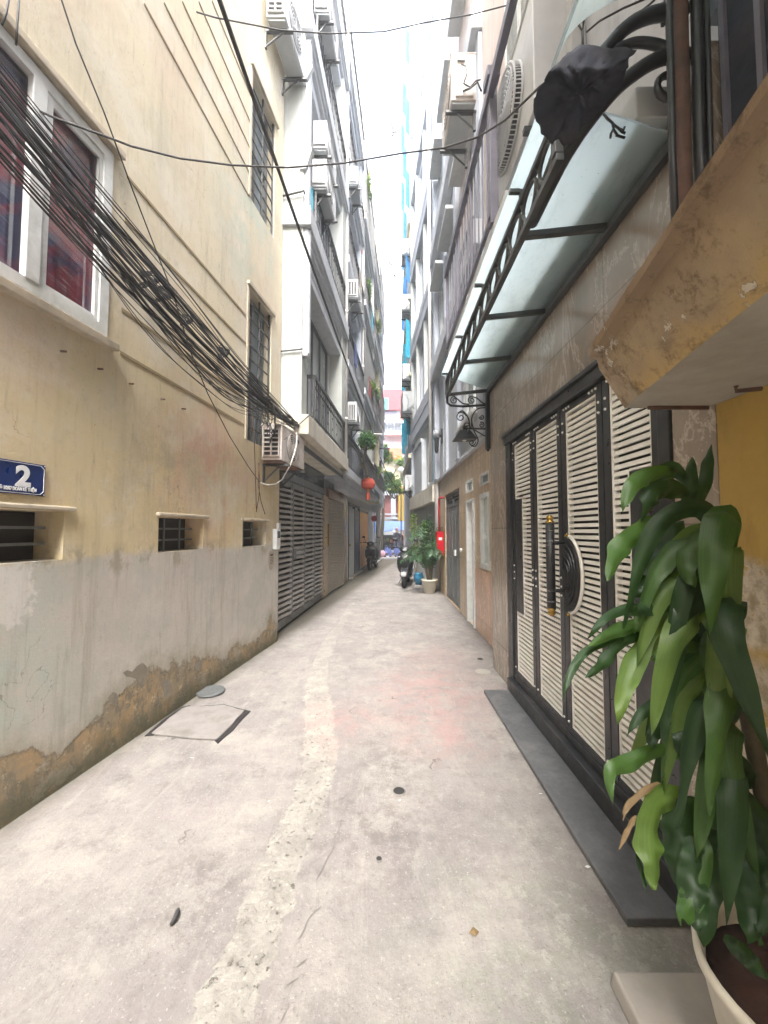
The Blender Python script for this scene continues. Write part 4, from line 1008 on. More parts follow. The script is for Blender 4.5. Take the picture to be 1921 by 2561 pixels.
# ---- gate
GT = thing('louvred_gate', 'black framed gate with cream horizontal louvres in four leaves on the right', 'gate', (1.2, 2.66, .1))
f = MB(TM)
f.box((-.10, 1.585, .0), (.012, 1.655, 2.33)); f.box((-.10, 3.60, .0), (.012, 3.735, 2.33)); f.box((-.10, 1.585, 2.331), (.03, 3.735, 2.40))
f.box((-.05, 1.6, 2.402), (.05, 3.74, 2.43)); f.build('frame', M['gateblack'], GT, bevel=.004)
s = MB(TM); s.box((-.10, 1.50, .02), (.05, 3.66, .135)); s.box((-.10, 1.50, .136), (-.0, 3.66, .19)); s.build('threshold', M['gateblack'], GT, bevel=.005)
leaves = [(3.10, 3.595), (2.60, 3.09), (2.10, 2.59), (1.66, 2.09)]
for i, (y0, y1) in enumerate(leaves):
    b = .056
    lf = MB(TM)
    lf.box((-.07, y0, .195), (-.006, y0+b, 2.325)); lf.box((-.07, y1-b, .195), (-.006, y1, 2.325)); lf.box((-.07, y0+b, .195), (-.006, y1-b, .232)); lf.box((-.07, y0+b, 2.285), (-.006, y1-b, 2.325))
    # round white studs along the top rail and at the joints
    st = []
    for k in range(3): st += [(y0+.05+k*.035, 2.307), (y1-.05-k*.035, 2.307)]
    for zz in ((2.22, 2.16, .26, 1.18, 1.12, 1.06) if i in (0, 1) else (2.22, 2.16, .26)): st += [(y0+.028, zz), (y1-.028, zz)]
    for (yy, zz) in st: lf.ball((-.004, yy, zz), .0085, 8, 1)
    lo = lf.build('gate_leaf', [M['gateblack'], M['studs']], GT)
    a, c, lo_z, hi_z = y0+b+.002, y1-b-.002, .234, 2.283
    # lock box notch: leaf 0 on its far side, leaf 3 on its near side
    notch = {0: (c-.17, c, .76, 1.79), 3: (a, a+.17, .62, 1.80)}.get(i)
    sl_ = MB(TM)
    sl_.box((-.066, a, lo_z), (-.052, c, hi_z), 1)
    sl_.box((-.045, a, lo_z), (-.012, a+.014, hi_z)); sl_.box((-.045, c-.014, lo_z), (-.012, c, hi_z)); sl_.box((-.045, a+.014, lo_z), (-.012, c-.014, lo_z+.014)); sl_.box((-.045, a+.014, hi_z-.014), (-.012, c-.014, hi_z))
    n = 54
    for k in range(n):
        z = lo_z + .030 + (hi_z-lo_z-.05)*k/n; ya, yb = a+.0145, c-.0145
        if notch and notch[2]-.01 < z < notch[3]:
            if i == 0: yb = notch[0]-.012
            else: ya = notch[1]+.012
        tz = random.uniform(-.0012, .0012)
        sl_.prism([(-.030, ya, z), (-.015, ya, z+tz), (-.015, ya, z+.0215+tz), (-.030, ya, z+.0215)], (0, yb-ya, 0))
    if notch:
        sl_.box((-.045, (notch[0]-.012 if i == 0 else notch[1]+.001), notch[2]), (-.012, (notch[0]-.001 if i == 0 else notch[1]+.012), notch[3]))
        for zz in (notch[2], notch[3]): sl_.box((-.045, notch[0]+.001, zz-.006), (-.012, notch[1]-.001, zz+.006))
    sl_.build('louvre_panel', [M['slat'], M['dark']], lo)
    if notch:
        k = MB(TM); k.box((-.048, notch[0]+.004, notch[2]+.01), (-.008, notch[1]-.004, notch[3]-.01)); k.build('lock_box', M['gateblack'], lo, bevel=.004)
hd = MB(TM); hd.tube([(.085, 2.585, .985), (.085, 2.585, 1.55)], .028, 14)
hd.tube([(-.01, 2.585, 1.42), (.075, 2.585, 1.42)], .012, 8); hd.tube([(-.01, 2.585, 1.10), (.075, 2.585, 1.10)], .012, 8)
ho = hd.build('pull_handle', M['black'], GT, smooth=True)
r_ = MB(TM)
for zz in (1.50, 1.43, 1.40, 1.10, 1.03): r_.lathe([(.0285, -.0025), (.0305, -.001), (.0305, .001), (.0285, .0025)], (.085, 2.585, zz), 14)
r_.build('handle_ring', M['chrome'], ho)
for (z0, sgn) in ((1.55, 1), (.985, -1)):
    e = MB(TM); e.lathe([(.0, .055*sgn), (.010, .053*sgn), (.020, .042*sgn), (.024, .030*sgn), (.018, .018*sgn), (.028, .010*sgn), (.028, 0)], (.085, 2.585, z0), 14)
    for k in range(8):
        q = k*math.pi/4; e.ball((.085+.021*math.cos(q), 2.585+.021*math.sin(q), z0+.032*sgn), .006, 6)
    e.build('finial', M['gold'], ho, smooth=True)
d = MB(TM); yc, zc = 2.515, 1.215
def half(r, o, n=20): return [(o, yc - r*.72*math.sin(math.pi*k/n), zc + r*math.cos(math.pi*k/n)) for k in range(n+1)]
d.prism(half(.235, -.004), (.028, 0, 0), 0)
for r in (.19, .15, .11, .07): d.tube(half(r, .026), .006, 5, 0)
po = d.build('handle_plate', M['black'], GT)
d = MB(TM); d.tube(half(.245, .0), .011, 6); d.build('pale_rim', M['slat'], po, smooth=True)
for zz in (1.47, .96):
    e = MB(TM); e.ball((.015, 2.50, zz), .011, 8); e.ball((.018, 2.49, zz+.006), .008, 6); e.ball((.018, 2.512, zz-.005), .008, 6); e.build('brass_leaf', M['gold'], po, smooth=True)

# polished step in front of the gate
s = MB(); s.box((.922, 1.53, .001), (1.149, 3.63, .030)); s.box((.93, 1.54, -.02), (1.14, 3.6, .0))
tag(s.build('granite_step', M['granite'], bevel=.004), 'long polished dark granite step lying in front of the louvred gate', 'step')

# ---- glass canopy over the gate
CN = thing('glass_canopy', 'glass canopy on a black wrought iron frame above the louvred gate', 'canopy', (1.2, 2.9, 3.04))
gl = MB()
ybars = [1.55, 1.93, 2.70, 3.44, 4.27]
gl.add([(.662, 1.50, 3.295), (1.195, 1.50, 3.12), (1.195, 4.36, 3.12), (.662, 4.36, 3.295), (.662, 1.50, 3.305), (1.195, 1.50, 3.13), (1.195, 4.36, 3.13), (.662, 4.36, 3.305)], [(0,3,2,1),(4,5,6,7),(0,1,5,4),(1,2,6,5),(2,3,7,6),(3,0,4,7)])
gl.build('glass_panel', glass_dusty('canopy_glass', (.78, .87, .91), .50), CN)
cg = MB(); prof_ = sm([(.662, 1.49, 3.30), (.69, 1.47, 3.40), (.78, 1.45, 3.53), (.95, 1.44, 3.63), (1.195, 1.44, 3.68)]); vs = [Vector((p.x, p.y - dy, p.z + dz)) for dy, dz in ((0, 0), (.7, 0), (.7, .01), (0, .01)) for p in prof_]; kk = len(prof_)
cg.add(vs, [(a*kk+i, a*kk+i+1, ((a+1) % 4)*kk+i+1, ((a+1) % 4)*kk+i) for a in range(4) for i in range(kk-1)])
cg.build('curved_glass', glass_dusty('curved_canopy_glass', (.75, .82, .84), .35), CN, smooth=True)
fr = MB()
fr.box((.705, 1.50, 3.015), (.738, 4.34, 3.048)); fr.box((.703, 1.50, 3.205), (.736, 4.34, 3.232)); fr.box((1.158, 1.48, 3.05), (1.196, 4.33, 3.10))
for y in ybars[1:]:
    fr.prism([(.739, y-.016, 3.018), (1.157, y-.016, 3.062), (1.157, y-.016, 3.095), (.739, y-.016, 3.05)], (0, .032, 0))
    fr.box((.655, y-.012, 3.262), (.735, y+.012, 3.283)); fr.box((.708, y-.010, 3.232), (.73, y+.010, 3.262))
fr.box((.70, 4.30, 3.049), (.738, 4.34, 3.204)); fr.box((.70, 1.50, 3.049), (.738, 1.54, 3.204))
fo = fr.build('frame', M['iron'], CN, bevel=.003)
sc_ = MB()
y = 1.62
while y < 4.28:   # row of oval loops between the two rails
    pts = [(.722, y + .085*math.cos(q*math.pi/8)*(1+.25*math.sin(q*math.pi/8)), 3.127 + .074*math.sin(q*math.pi/8)) for q in range(17)]
    sc_.tube(pts, .010, 5, cap=False)
    sc_.tube([(.722, y+.085, 3.05), (.722, y+.105, 3.10), (.722, y+.085, 3.15), (.722, y+.11, 3.204)], .008, 5)
    y += .21
sc_.build('scroll_rail', M['iron'], CN, smooth=True)
br = MB(); br.box((1.155, 4.28, 2.42), (1.198, 4.34, 3.10)); br.tube([(1.176, 4.31, 2.44), (1.176, 4.31, 2.395)], [.024, .012], 8)
br.tube([(.722, 4.32, 3.03), (.722, 4.32, 2.955), (.76, 4.32, 2.925), (.90, 4.32, 2.915), (1.16, 4.32, 2.93)], .014, 6)
br.build('wall_bracket', M['black'], CN)
def spiral(cx, cz, r0, r1, a0, turns, n=22):
    return [(cx + (r0+(r1-r0)*i/n)*math.cos(a0+turns*2*math.pi*i/n), 4.32, cz + (r0+(r1-r0)*i/n)*math.sin(a0+turns*2*math.pi*i/n)) for i in range(n+1)]
sw = MB()
for pts in (spiral(.80, 2.985, .045, .008, 1.4, 1.5), spiral(1.0, 2.985, .045, .008, 1.6, 1.6),
            spiral(.875, 2.79, .062, .010, .2, 1.5), spiral(.95, 2.70, .05, .008, .4, -1.4), spiral(1.115, 2.79, .03, .006, 3, 1.4), spiral(1.11, 2.70, .035, .006, 2, -1.4), spiral(1.00, 2.50, .04, .006, .2, -1.4)):
    sw.tube(pts, .007, 5)
for pts in ([(.80,4.32,3.03),(.84,4.32,3.00),(.90,4.32,2.95),(.97,4.32,2.94)], [(1.0,4.32,3.03),(1.06,4.32,3.01),(1.12,4.32,2.96),(1.155,4.32,2.945)],
            [(.84,4.32,2.84),(.90,4.32,2.86),(.96,4.32,2.78),(.975,4.32,2.68),(.95,4.32,2.60)], [(1.15,4.32,2.90),(1.06,4.32,2.88),(1.0,4.32,2.78),(1.02,4.32,2.66),(1.10,4.32,2.60),(1.155,4.32,2.57)],
            [(1.0,4.32,2.72),(1.03,4.32,2.62),(1.07,4.32,2.53),(1.04,4.32,2.46),(.99,4.32,2.46)]):
    sw.tube(sm(pts), .008, 5)
sw.build('iron_scrollwork', M['black'], CN, smooth=True)
ar = MB()
ar.tube(sm([(.735,1.86,3.03),(.76,1.66,3.14),(.83,1.50,3.34),(.93,1.44,3.47),(1.05,1.42,3.53),(1.195,1.42,3.545)]), .026, 8)
ar.tube(sm([(.735,1.84,3.02),(.80,1.60,3.14),(.90,1.47,3.24),(1.0,1.43,3.31),(1.10,1.42,3.355),(1.195,1.42,3.36)]), .026, 8)
ar.tube(sm([(.90,1.46,3.42),(.99,1.44,3.44),(1.08,1.43,3.42),(1.15,1.42,3.37)]), .018, 8)
ar.torus((1.125, 1.43, 3.245), .05, .014, 20, 6, axis='y')
ar.build('arched_bracket', M['black'], CN, smooth=True)
# lamp under the far bracket
LP = thing('canopy_lamp', 'dark shaded lamp hanging under the far end of the canopy', 'lamp', (.95, 4.45, 2.54))
s = MB(); s.frustum((.945, 4.47, 2.56), (.135, .09), (.06, .045), .11); s.build('lamp_shade', M['black'], LP, bevel=.004)
s = MB(); s.box((.93, 4.45, 2.681), (.98, 4.49, 2.73)); s.tube([(.955, 4.46, 2.70), (1.06, 4.40, 2.68), (1.16, 4.33, 2.66)], .012, 6); s.build('arm', M['black'], LP)
s = MB(); s.ball((.945, 4.47, 2.575), .03, 10); s.build('bulb', M['globe'], LP, smooth=True)

# ---- black plastic sheet thrown over the near end of the canopy
outl = [(1338,303),(1335,250),(1352,215),(1374,180),(1405,145),(1440,118),(1475,112),(1520,118),(1560,118),(1590,124),(1578,140),(1570,160),(1563,188),(1550,220),(1520,245),(1507,270),(1478,297),(1460,312),(1444,342),(1424,361),(1406,361),(1396,345),(1380,362),(1365,345),(1355,330)]
ol2 = []
for i_, (a_, b_) in enumerate(zip(outl, outl[1:]+outl[:1])):
    for k in range(4):
        t = k/4; u_, v_ = a_[0]+(b_[0]-a_[0])*t, a_[1]+(b_[1]-a_[1])*t
        q_ = Vector((u_*.045, v_*.045, 1)); ol2.append((u_, v_))
outl = ol2
def dY(u, v):
    r = ray(u, v); return max(1.2, min(1.48, 1.52*r[1]/r[2]))
m = MB(); N_ = len(outl); cu_, cv_ = 1450, 235
rings = 12; vs = []
for sgn in (0, 1):
    for k in range(rings+1):
        t = k/rings
        for (u, v) in outl:
            a, b = cu_+(u-cu_)*t, cv_+(v-cv_)*t
            q_ = Vector((u*.05, v*.05, 1)); a += t**5*9*mnoise.noise(q_) + 9*(1-t)*t*mnoise.noise(Vector((a*.02, b*.02, 5))); b += t**5*9*mnoise.noise(q_+Vector((9, 9, 9))) + 9*(1-t)*t*mnoise.noise(Vector((a*.02, b*.02, 8)))
            bulge = .018*(1-t*t); wr = .028*mnoise.noise(Vector((a*.02, b*.02, 2+sgn))) + .030*abs(mnoise.noise(Vector(((a+b)*.022, (a-b)*.05, 7)))) + .012*mnoise.noise(Vector((a*.07, b*.05, 3)))
            vs.append(at(a, b, dY(a, b) + (bulge*(1 if sgn else -1)) + wr*(1.15-t) + (.012 if sgn else 0)))
fs = []
for sgn in (0, 1):
    o_ = sgn*(rings+1)*N_
    for k in range(rings):
        for i in range(N_): fs.append((o_+k*N_+i, o_+k*N_+(i+1)%N_, o_+(k+1)*N_+(i+1)%N_, o_+(k+1)*N_+i))
o0 = rings*N_; o1 = (rings+1)*N_+rings*N_
for i in range(N_): fs.append((o0+i, o0+(i+1)%N_, o1+(i+1)%N_, o1+i))
m.add(vs, fs); tag(m.build('plastic_sheet', M['tarp'], smooth=True), 'crumpled black plastic sheet draped over the near end of the glass canopy', 'plastic sheet')
m = MB()
for pts in (((1508,283),(1520,298),(1532,308),(1535,325),(1545,340)), ((1535,320),(1528,335),(1527,345)), ((1532,310),(1548,322),(1560,327),(1562,318)), ((1540,338),(1552,342),(1563,345)), ((1548,322),(1556,330),(1564,334))):
    m.tube([at(u, v, 1.36) for u, v in pts], .0045, 5)
tag(m.build('dry_twig', M['black'], smooth=True), 'withered dark twig hanging from the black plastic sheet', 'twig')

# big round air conditioner beside the railing
FA = thing('air_conditioner', 'large air conditioner with a round ribbed fan guard above the canopy', 'air conditioner', (1.2, 3.0, 4.35))
b = MB(); b.box((1.03, 2.50, 4.40), (1.33, 3.42, 5.28)); b.box((1.02, 2.49, 5.281), (1.335, 3.43, 5.30)); b.build('casing', M['acwhite'], FA, bevel=.01)
f = MB(); yc, zc, r = 3.0, 4.85, .33
for (dx, rr_) in ((0, r), (-.055, r*.985)):
    f.tube([(1.02+dx, yc + rr_*math.cos(2*math.pi*k/40), zc + rr_*math.sin(2*math.pi*k/40)) for k in range(41)], .009, 6, 0, cap=False)
for k in range(72):
    q = 2*math.pi*k/72; f.tube([(1.028, yc+r*math.cos(q), zc+r*math.sin(q)), (.965, yc+r*.985*math.cos(q), zc+r*.985*math.sin(q)), (.955, yc+r*.93*math.cos(q), zc+r*.93*math.sin(q))], .0038, 4, 0)
for i in range(1, 13):
    f.tube([(.953, yc + r*.95*i/12.5*math.cos(2*math.pi*k/36), zc + r*.95*i/12.5*math.sin(2*math.pi*k/36)) for k in range(37)], .0042, 4, 0, cap=False)
for k in range(16):
    q0 = 2*math.pi*k/16; f.tube([(.956, yc + r*.92*t*math.cos(q0+t*.9), zc + r*.92*t*math.sin(q0+t*.9)) for t in (.12, .35, .6, .8, 1)], .004, 4, 0)
f.lathe([(.0, -.012), (.04, -.012), (.045, 0)], (.953, yc, zc), 14, 0, 'x')
f.add([(1.027, yc+r*.97*math.cos(2*math.pi*k/36), zc+r*.97*math.sin(2*math.pi*k/36)) for k in range(36)], [tuple(range(36))], 1)
f.build('fan_guard', [M['acwhite'], M['dark']], FA)
fb = MB()
for k in range(5):
    q = 2*math.pi*k/5; c_, s_ = math.cos(q), math.sin(q); c2, s2 = math.cos(q+.7), math.sin(q+.7)
    fb.add([(1.0, yc+.04*c_, zc+.04*s_), (1.005, yc+.25*c_, zc+.25*s_), (.975, yc+.25*c2, zc+.25*s2), (.985, yc+.04*c2, zc+.04*s2)], [(0,1,2,3)])
fb.build('fan_blade', M['greywall'], FA)
k = MB()
for y in (2.62, 3.3): k.box((1.0, y-.02, 4.34), (1.358, y+.02, 4.38)); k.box((1.33, y-.018, 4.1), (1.358, y+.018, 4.339))
k.build('bracket', M['iron'], FA)

# pipes and wires rising beside the near yellow house
g = MB(); g.tube([(1.135,1.40,2.2),(1.13,1.40,2.9),(1.14,1.40,3.6),(1.14,1.40,4.6)], .036, 10)
tag(g.build('rusty_pole', M['rust'], smooth=True), 'thick rusty steel pole standing above the stained slab', 'pole')
for (x, y, r, lab) in ((1.075, 1.36, .012, 'thin dark pipe left of the rusty pole'), (1.185, 1.37, .02, 'dark pipe right of the rusty pole'), (1.215, 1.36, .011, 'thinnest dark pipe right of the rusty pole')):
    g = MB(); g.tube([(x, y, 2.15), (x-.004, y, 2.9), (x+.006, y, 3.5), (x, y, 4.6)], r, 8)
    tag(g.build('dark_pipe', M['black'], smooth=True), lab, 'pipe')
g = MB(); g.tube([at(1668,-20,1.45), at(1655,25,1.45), at(1660,60,1.44)], .011, 6); g.tube([at(1775,-30,1.42), at(1750,20,1.42), at(1735,45,1.42)], .014, 6)
tag(g.build('pipe_brace', M['black']), 'short dark braces between the upright pipes', 'brace')
g = MB(); g.tube([at(1465,-20,1.7), at(1450,30,1.7), at(1446,60,1.7), at(1457,78,1.68), at(1460,50,1.68), at(1466,0,1.68), at(1470,-30,1.68)], .006, 5)
g.tube([at(1457,78,1.68), at(1458,120,1.66)], .006, 5); g.tube([at(1467,80,1.65), at(1500,52,1.6), at(1560,20,1.55), at(1630,-10,1.5)], .004, 4); g.tube([at(1510,108,1.6), at(1560,60,1.55), at(1620,15,1.5), at(1660,-20,1.5)], .004, 4)
tag(g.build('loose_wire', M['cable'], smooth=True), 'loose thin wires looping above the black plastic sheet', 'cable')

# ================================================================== RIGHT: NEAR YELLOW HOUSE
Y_ = thing('ochre_house', 'old ochre yellow house with a peeling wall and stained slab at the right edge', 'house', (1.6, .2, 0))
g = MB(TM); g.box((-2.5, -14, -.05), (0, 1.368, 1.955)); g.build('wall', M['ochre'], Y_)
def TS(o, y, z): return (.438 + .229*y + o, y, z)     # o measured from the lip toward the house
prof = [(0, 2.172), (.006, 2.150), (.035, 2.138), (.045, 2.10), (.085, 2.03), (.132, 1.958)]
g = MB(); P0 = []; n_ = 30
def nz(y, i): return .006*mnoise.noise(Vector((y*6, i*1.7, 0)))
vs = []; fs = []
for j in range(n_+1):
    y = -1.5 + (1.41+1.5)*j/n_
    for i, (o, z) in enumerate(prof):
        p = TS(o + nz(y, i), y, z + nz(y, i+9)); vs.append(p)
    vs.append((1.62, y, 1.958)); vs.append((1.62, y, 2.172))
K = len(prof)+2
for j in range(n_):
    for i in range(K): fs.append((j*K+i, j*K+(i+1) % K, (j+1)*K+(i+1) % K, (j+1)*K+i))
fs.append(tuple(range(K))); fs.append(tuple(n_*K+i for i in range(K)))
g.add(vs, fs); g.m = [(1 if (idx < n_*K and idx % K == len(prof)-1) else 0) for idx in range(len(fs))]
g.build('balcony_slab', [M['slab'], M['soffit']], Y_)
s = MB(); s.tube([(1.10, 1.18, 1.951), (1.10, 1.18, 1.935), (1.16, 1.16, 1.935)], .007, 5); s.build('slab_hook', M['rust'], Y_)
s = MB(); s.box((.97, 1.385, 1.944), (1.19, 1.395, 1.957)); s.build('slab_crack_bar', M['rust'], Y_)
s = MB(); s.box((1.26, -1.6, 2.173), (3.5, 1.36, 4.3)); s.build('upper_wall', M['tarp'], Y_); s = MB(); s.box((1.55, -14, 1.956), (3.6, -1.601, 13.0)); s.build('added_rear_shade_wall', M['pinkwall'], Y_)  # the second box is an unseen wall, added to darken the near alley
s = MB(); s.box((.30, -14, 5.3), (3.5, .85, 12.8)); s.build('added_shade_storey', M['pinkwall'], Y_)  # added above the view to hold sky light off the near ground
s = MB(); s.box((1.275, 1.37, 3.5), (3.5, 1.43, 4.7)); s.build('upper_panel', M['greyglass'], Y_)
s = MB()
for k in range(9): y = 1.33 - k*.13; s.box((1.243, y-.01, 2.2), (1.258, y+.01, 4.25))
s.build('batten', M['purple'], Y_)
s = MB(); s.add([(.735, .3, .0), (1.198, .3, .0), (1.198, 1.34, .0), (.745, 1.345, .0), (.74, .3, .055), (1.198, .3, .055), (1.198, 1.33, .055), (.752, 1.335, .055)], [(0,3,2,1),(4,5,6,7),(0,1,5,4),(1,2,6,5),(2,3,7,6),(3,0,4,7)])
tag(s.build('concrete_step', M['step'], bevel=.008), 'low concrete step under the potted corn plant', 'step')

# ---- corn plant in its pot
PL = thing('corn_plant', 'tall corn plant with long drooping glossy leaves in the near right corner', 'plant', (1.0, .98, .41))
s = MB()
s.tube(sm([(1.0,.98,.41),(.96,1.0,.8),(.935,1.03,1.15),(.93,1.07,1.45)]), [.022]*7+[.02]*6+[.017]*6, 8)
s.tube(sm([(.97,.97,.41),(.93,1.0,.7),(.90,1.03,.95)]), .017, 8); s.tube(sm([(1.03,.95,.41),(1.0,.98,.62),(.99,1.0,.78)]), .017, 8)
s.build('stem', M['stem'], PL, smooth=True)
def leaf(path, width, depths, mat='leaf', wave=1.0, twist=.25):
    path = [(min(u, 1822) if v < 1960 else u, v) for u, v in path]
    pts = sm([tuple(at(u, v, d)) for (u, v), d in zip(path, depths)], 12); n = len(pts); rr_ = random.Random(int(path[0][0]*7+path[-1][1]))
    ph = rr_.uniform(0, 6); vs = []; fs = []; tw = rr_.uniform(-twist, twist)
    for i, p in enumerate(pts):
        t = i/(n-1); tan = (pts[min(i+1, n-1)]-pts[max(i-1, 0)]).normalized()
        view = Vector((p.x, p.y, p.z-EYE)).normalized()
        side = tan.cross(view).normalized(); nrm = side.cross(tan).normalized()
        a = tw + .55*math.sin(ph + 2.2*t); side = side*math.cos(a) + nrm*math.sin(a); nrm = side.cross(tan).normalized()
        w_ = width*.47*min(1, .22+t/.3)*max(.015, 1-max(0, (t-.40)/.60)**2.6)
        for k, q in enumerate((-1, -.5, 0, .5, 1)):
            ed = .13*width*wave*(math.sin(ph + t*15 + q*1.5) + .5*math.sin(2*ph + t*29 - q))*abs(q)
            vs.append(p + side*w_*q - nrm*(w_*.5*(1-abs(q))) + nrm*ed)
    for i in range(n-1):
        for k in range(4): fs.append((i*5+k, i*5+k+1, (i+1)*5+k+1, (i+1)*5+k))
    m = MB(); m.add(vs, fs); ob = m.build('leaf', M[mat], PL, smooth=True, merge=False)
    uvl = ob.data.uv_layers.new(name='UVMap')
    for lp in ob.data.loops: vi = lp.vertex_index; uvl.data[lp.index].uv = ((vi % 5)/4 + ph, (vi//5)/(n-1))
    return ob
def A3(p): return (1200 + p[0]/2.301, 1100 + p[1]/2.301)
def BZ(p): return (1200 + p[0]/2.301, 1761 + p[1]/2.301)
def lv(f, path, wpx, d0, d1, mat='leaf', **kw):
    n = len(path); ds = [d0 + (d1-d0)*i/(n-1) for i in range(n)]
    return leaf([f(p) for p in path], wpx/2.301/FPX*(d0+d1)/2, ds, mat, **kw)
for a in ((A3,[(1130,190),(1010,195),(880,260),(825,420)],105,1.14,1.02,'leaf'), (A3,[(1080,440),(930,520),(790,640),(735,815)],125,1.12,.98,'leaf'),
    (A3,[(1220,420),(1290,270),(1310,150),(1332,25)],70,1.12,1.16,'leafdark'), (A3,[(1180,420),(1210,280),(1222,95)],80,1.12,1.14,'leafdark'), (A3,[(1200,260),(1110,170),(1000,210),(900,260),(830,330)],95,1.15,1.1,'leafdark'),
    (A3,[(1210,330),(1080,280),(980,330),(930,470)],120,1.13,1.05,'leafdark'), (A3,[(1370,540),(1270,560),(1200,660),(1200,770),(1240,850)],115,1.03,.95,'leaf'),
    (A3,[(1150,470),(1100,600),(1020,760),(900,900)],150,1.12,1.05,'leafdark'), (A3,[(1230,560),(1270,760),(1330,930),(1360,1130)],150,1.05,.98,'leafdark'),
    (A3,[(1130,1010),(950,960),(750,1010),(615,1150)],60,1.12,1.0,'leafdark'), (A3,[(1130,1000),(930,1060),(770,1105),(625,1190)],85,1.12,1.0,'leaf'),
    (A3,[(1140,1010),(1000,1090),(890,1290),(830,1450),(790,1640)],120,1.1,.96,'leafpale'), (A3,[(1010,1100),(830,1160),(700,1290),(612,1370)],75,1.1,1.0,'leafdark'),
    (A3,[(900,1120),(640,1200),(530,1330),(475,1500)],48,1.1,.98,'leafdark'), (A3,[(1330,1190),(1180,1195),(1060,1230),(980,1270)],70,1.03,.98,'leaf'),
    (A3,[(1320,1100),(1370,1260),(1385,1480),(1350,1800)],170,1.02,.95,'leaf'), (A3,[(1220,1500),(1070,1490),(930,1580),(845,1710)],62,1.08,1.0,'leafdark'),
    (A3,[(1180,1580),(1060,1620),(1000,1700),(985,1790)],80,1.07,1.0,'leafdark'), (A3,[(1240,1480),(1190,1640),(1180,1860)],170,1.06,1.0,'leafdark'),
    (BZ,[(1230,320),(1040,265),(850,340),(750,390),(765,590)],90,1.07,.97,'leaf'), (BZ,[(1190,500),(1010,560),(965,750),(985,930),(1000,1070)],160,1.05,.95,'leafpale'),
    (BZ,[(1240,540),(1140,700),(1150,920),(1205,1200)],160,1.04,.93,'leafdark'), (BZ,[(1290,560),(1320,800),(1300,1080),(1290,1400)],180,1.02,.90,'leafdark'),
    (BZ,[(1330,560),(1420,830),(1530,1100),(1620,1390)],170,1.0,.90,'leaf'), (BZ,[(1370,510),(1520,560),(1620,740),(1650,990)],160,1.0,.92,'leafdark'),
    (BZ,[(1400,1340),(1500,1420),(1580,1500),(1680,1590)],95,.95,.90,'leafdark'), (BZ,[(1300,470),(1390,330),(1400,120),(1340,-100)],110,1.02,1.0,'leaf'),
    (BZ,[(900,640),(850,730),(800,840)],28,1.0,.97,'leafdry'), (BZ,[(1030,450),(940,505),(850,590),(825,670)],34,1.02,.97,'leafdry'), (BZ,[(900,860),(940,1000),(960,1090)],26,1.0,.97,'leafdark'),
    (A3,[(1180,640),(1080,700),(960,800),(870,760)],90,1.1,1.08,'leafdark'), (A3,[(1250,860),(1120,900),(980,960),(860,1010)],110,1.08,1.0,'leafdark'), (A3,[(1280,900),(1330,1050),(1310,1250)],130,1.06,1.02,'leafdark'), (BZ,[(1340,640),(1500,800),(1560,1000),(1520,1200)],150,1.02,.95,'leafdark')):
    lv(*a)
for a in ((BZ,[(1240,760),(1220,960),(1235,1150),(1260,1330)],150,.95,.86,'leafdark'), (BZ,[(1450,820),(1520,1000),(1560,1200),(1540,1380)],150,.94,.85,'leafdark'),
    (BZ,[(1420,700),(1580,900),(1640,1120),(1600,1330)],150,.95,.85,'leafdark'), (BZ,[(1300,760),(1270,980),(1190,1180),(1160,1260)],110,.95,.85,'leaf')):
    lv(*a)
rr = random.Random(17)
for k in range(22):
    z = .84 + .62*k/21; b = Vector((.955, 1.02, z)) + Vector((rr.uniform(-.03, .03), 0, 0)); q = rr.uniform(2.3, 4.3); L_ = rr.uniform(.28, .46)
    d = Vector((math.cos(q)*.75, math.sin(q)*.55, 0))
    p = [b, b + d*L_*.35 + Vector((0, 0, .10)), b + d*L_*.7 + Vector((0, 0, .03)), b + d*L_*.95 + Vector((0, 0, -.22*rr.uniform(.6, 1.3)))]
    p = [Vector((min(v.x, 1.16), max(v.y, .72), v.z)) for v in p]
    px_ = []; ds = []
    for v in p:
        c, s_ = math.cos(PITCH), math.sin(PITCH); y = v.y*c + (v.z-EYE)*s_; up = -v.y*s_ + (v.z-EYE)*c
        px_.append((960.5 + FPX*v.x/y, 1280.5 - FPX*up/y)); ds.append(v.y)
    leaf(px_, rr.uniform(.045, .075), ds, rr.choice(('leafdark', 'leaf', 'leafdark', 'leafpale')))
PT = thing('flower_pot', 'cream round pot holding the tall corn plant', 'pot', (.985, .975, .056))
s = MB(); s.lathe([(.125, 0), (.135, .005), (.205, .34), (.215, .345), (.218, .372), (.206, .376), (.196, .34), (.19, .32)], (1.0, .955, .056), 36); s.build('body', M['pot'], PT, smooth=True)
s = MB(); s.lathe([(.0, .335), (.1, .338), (.19, .330)], (1.0, .955, .056), 24); s.build('soil', M['soil'], PT, smooth=True)

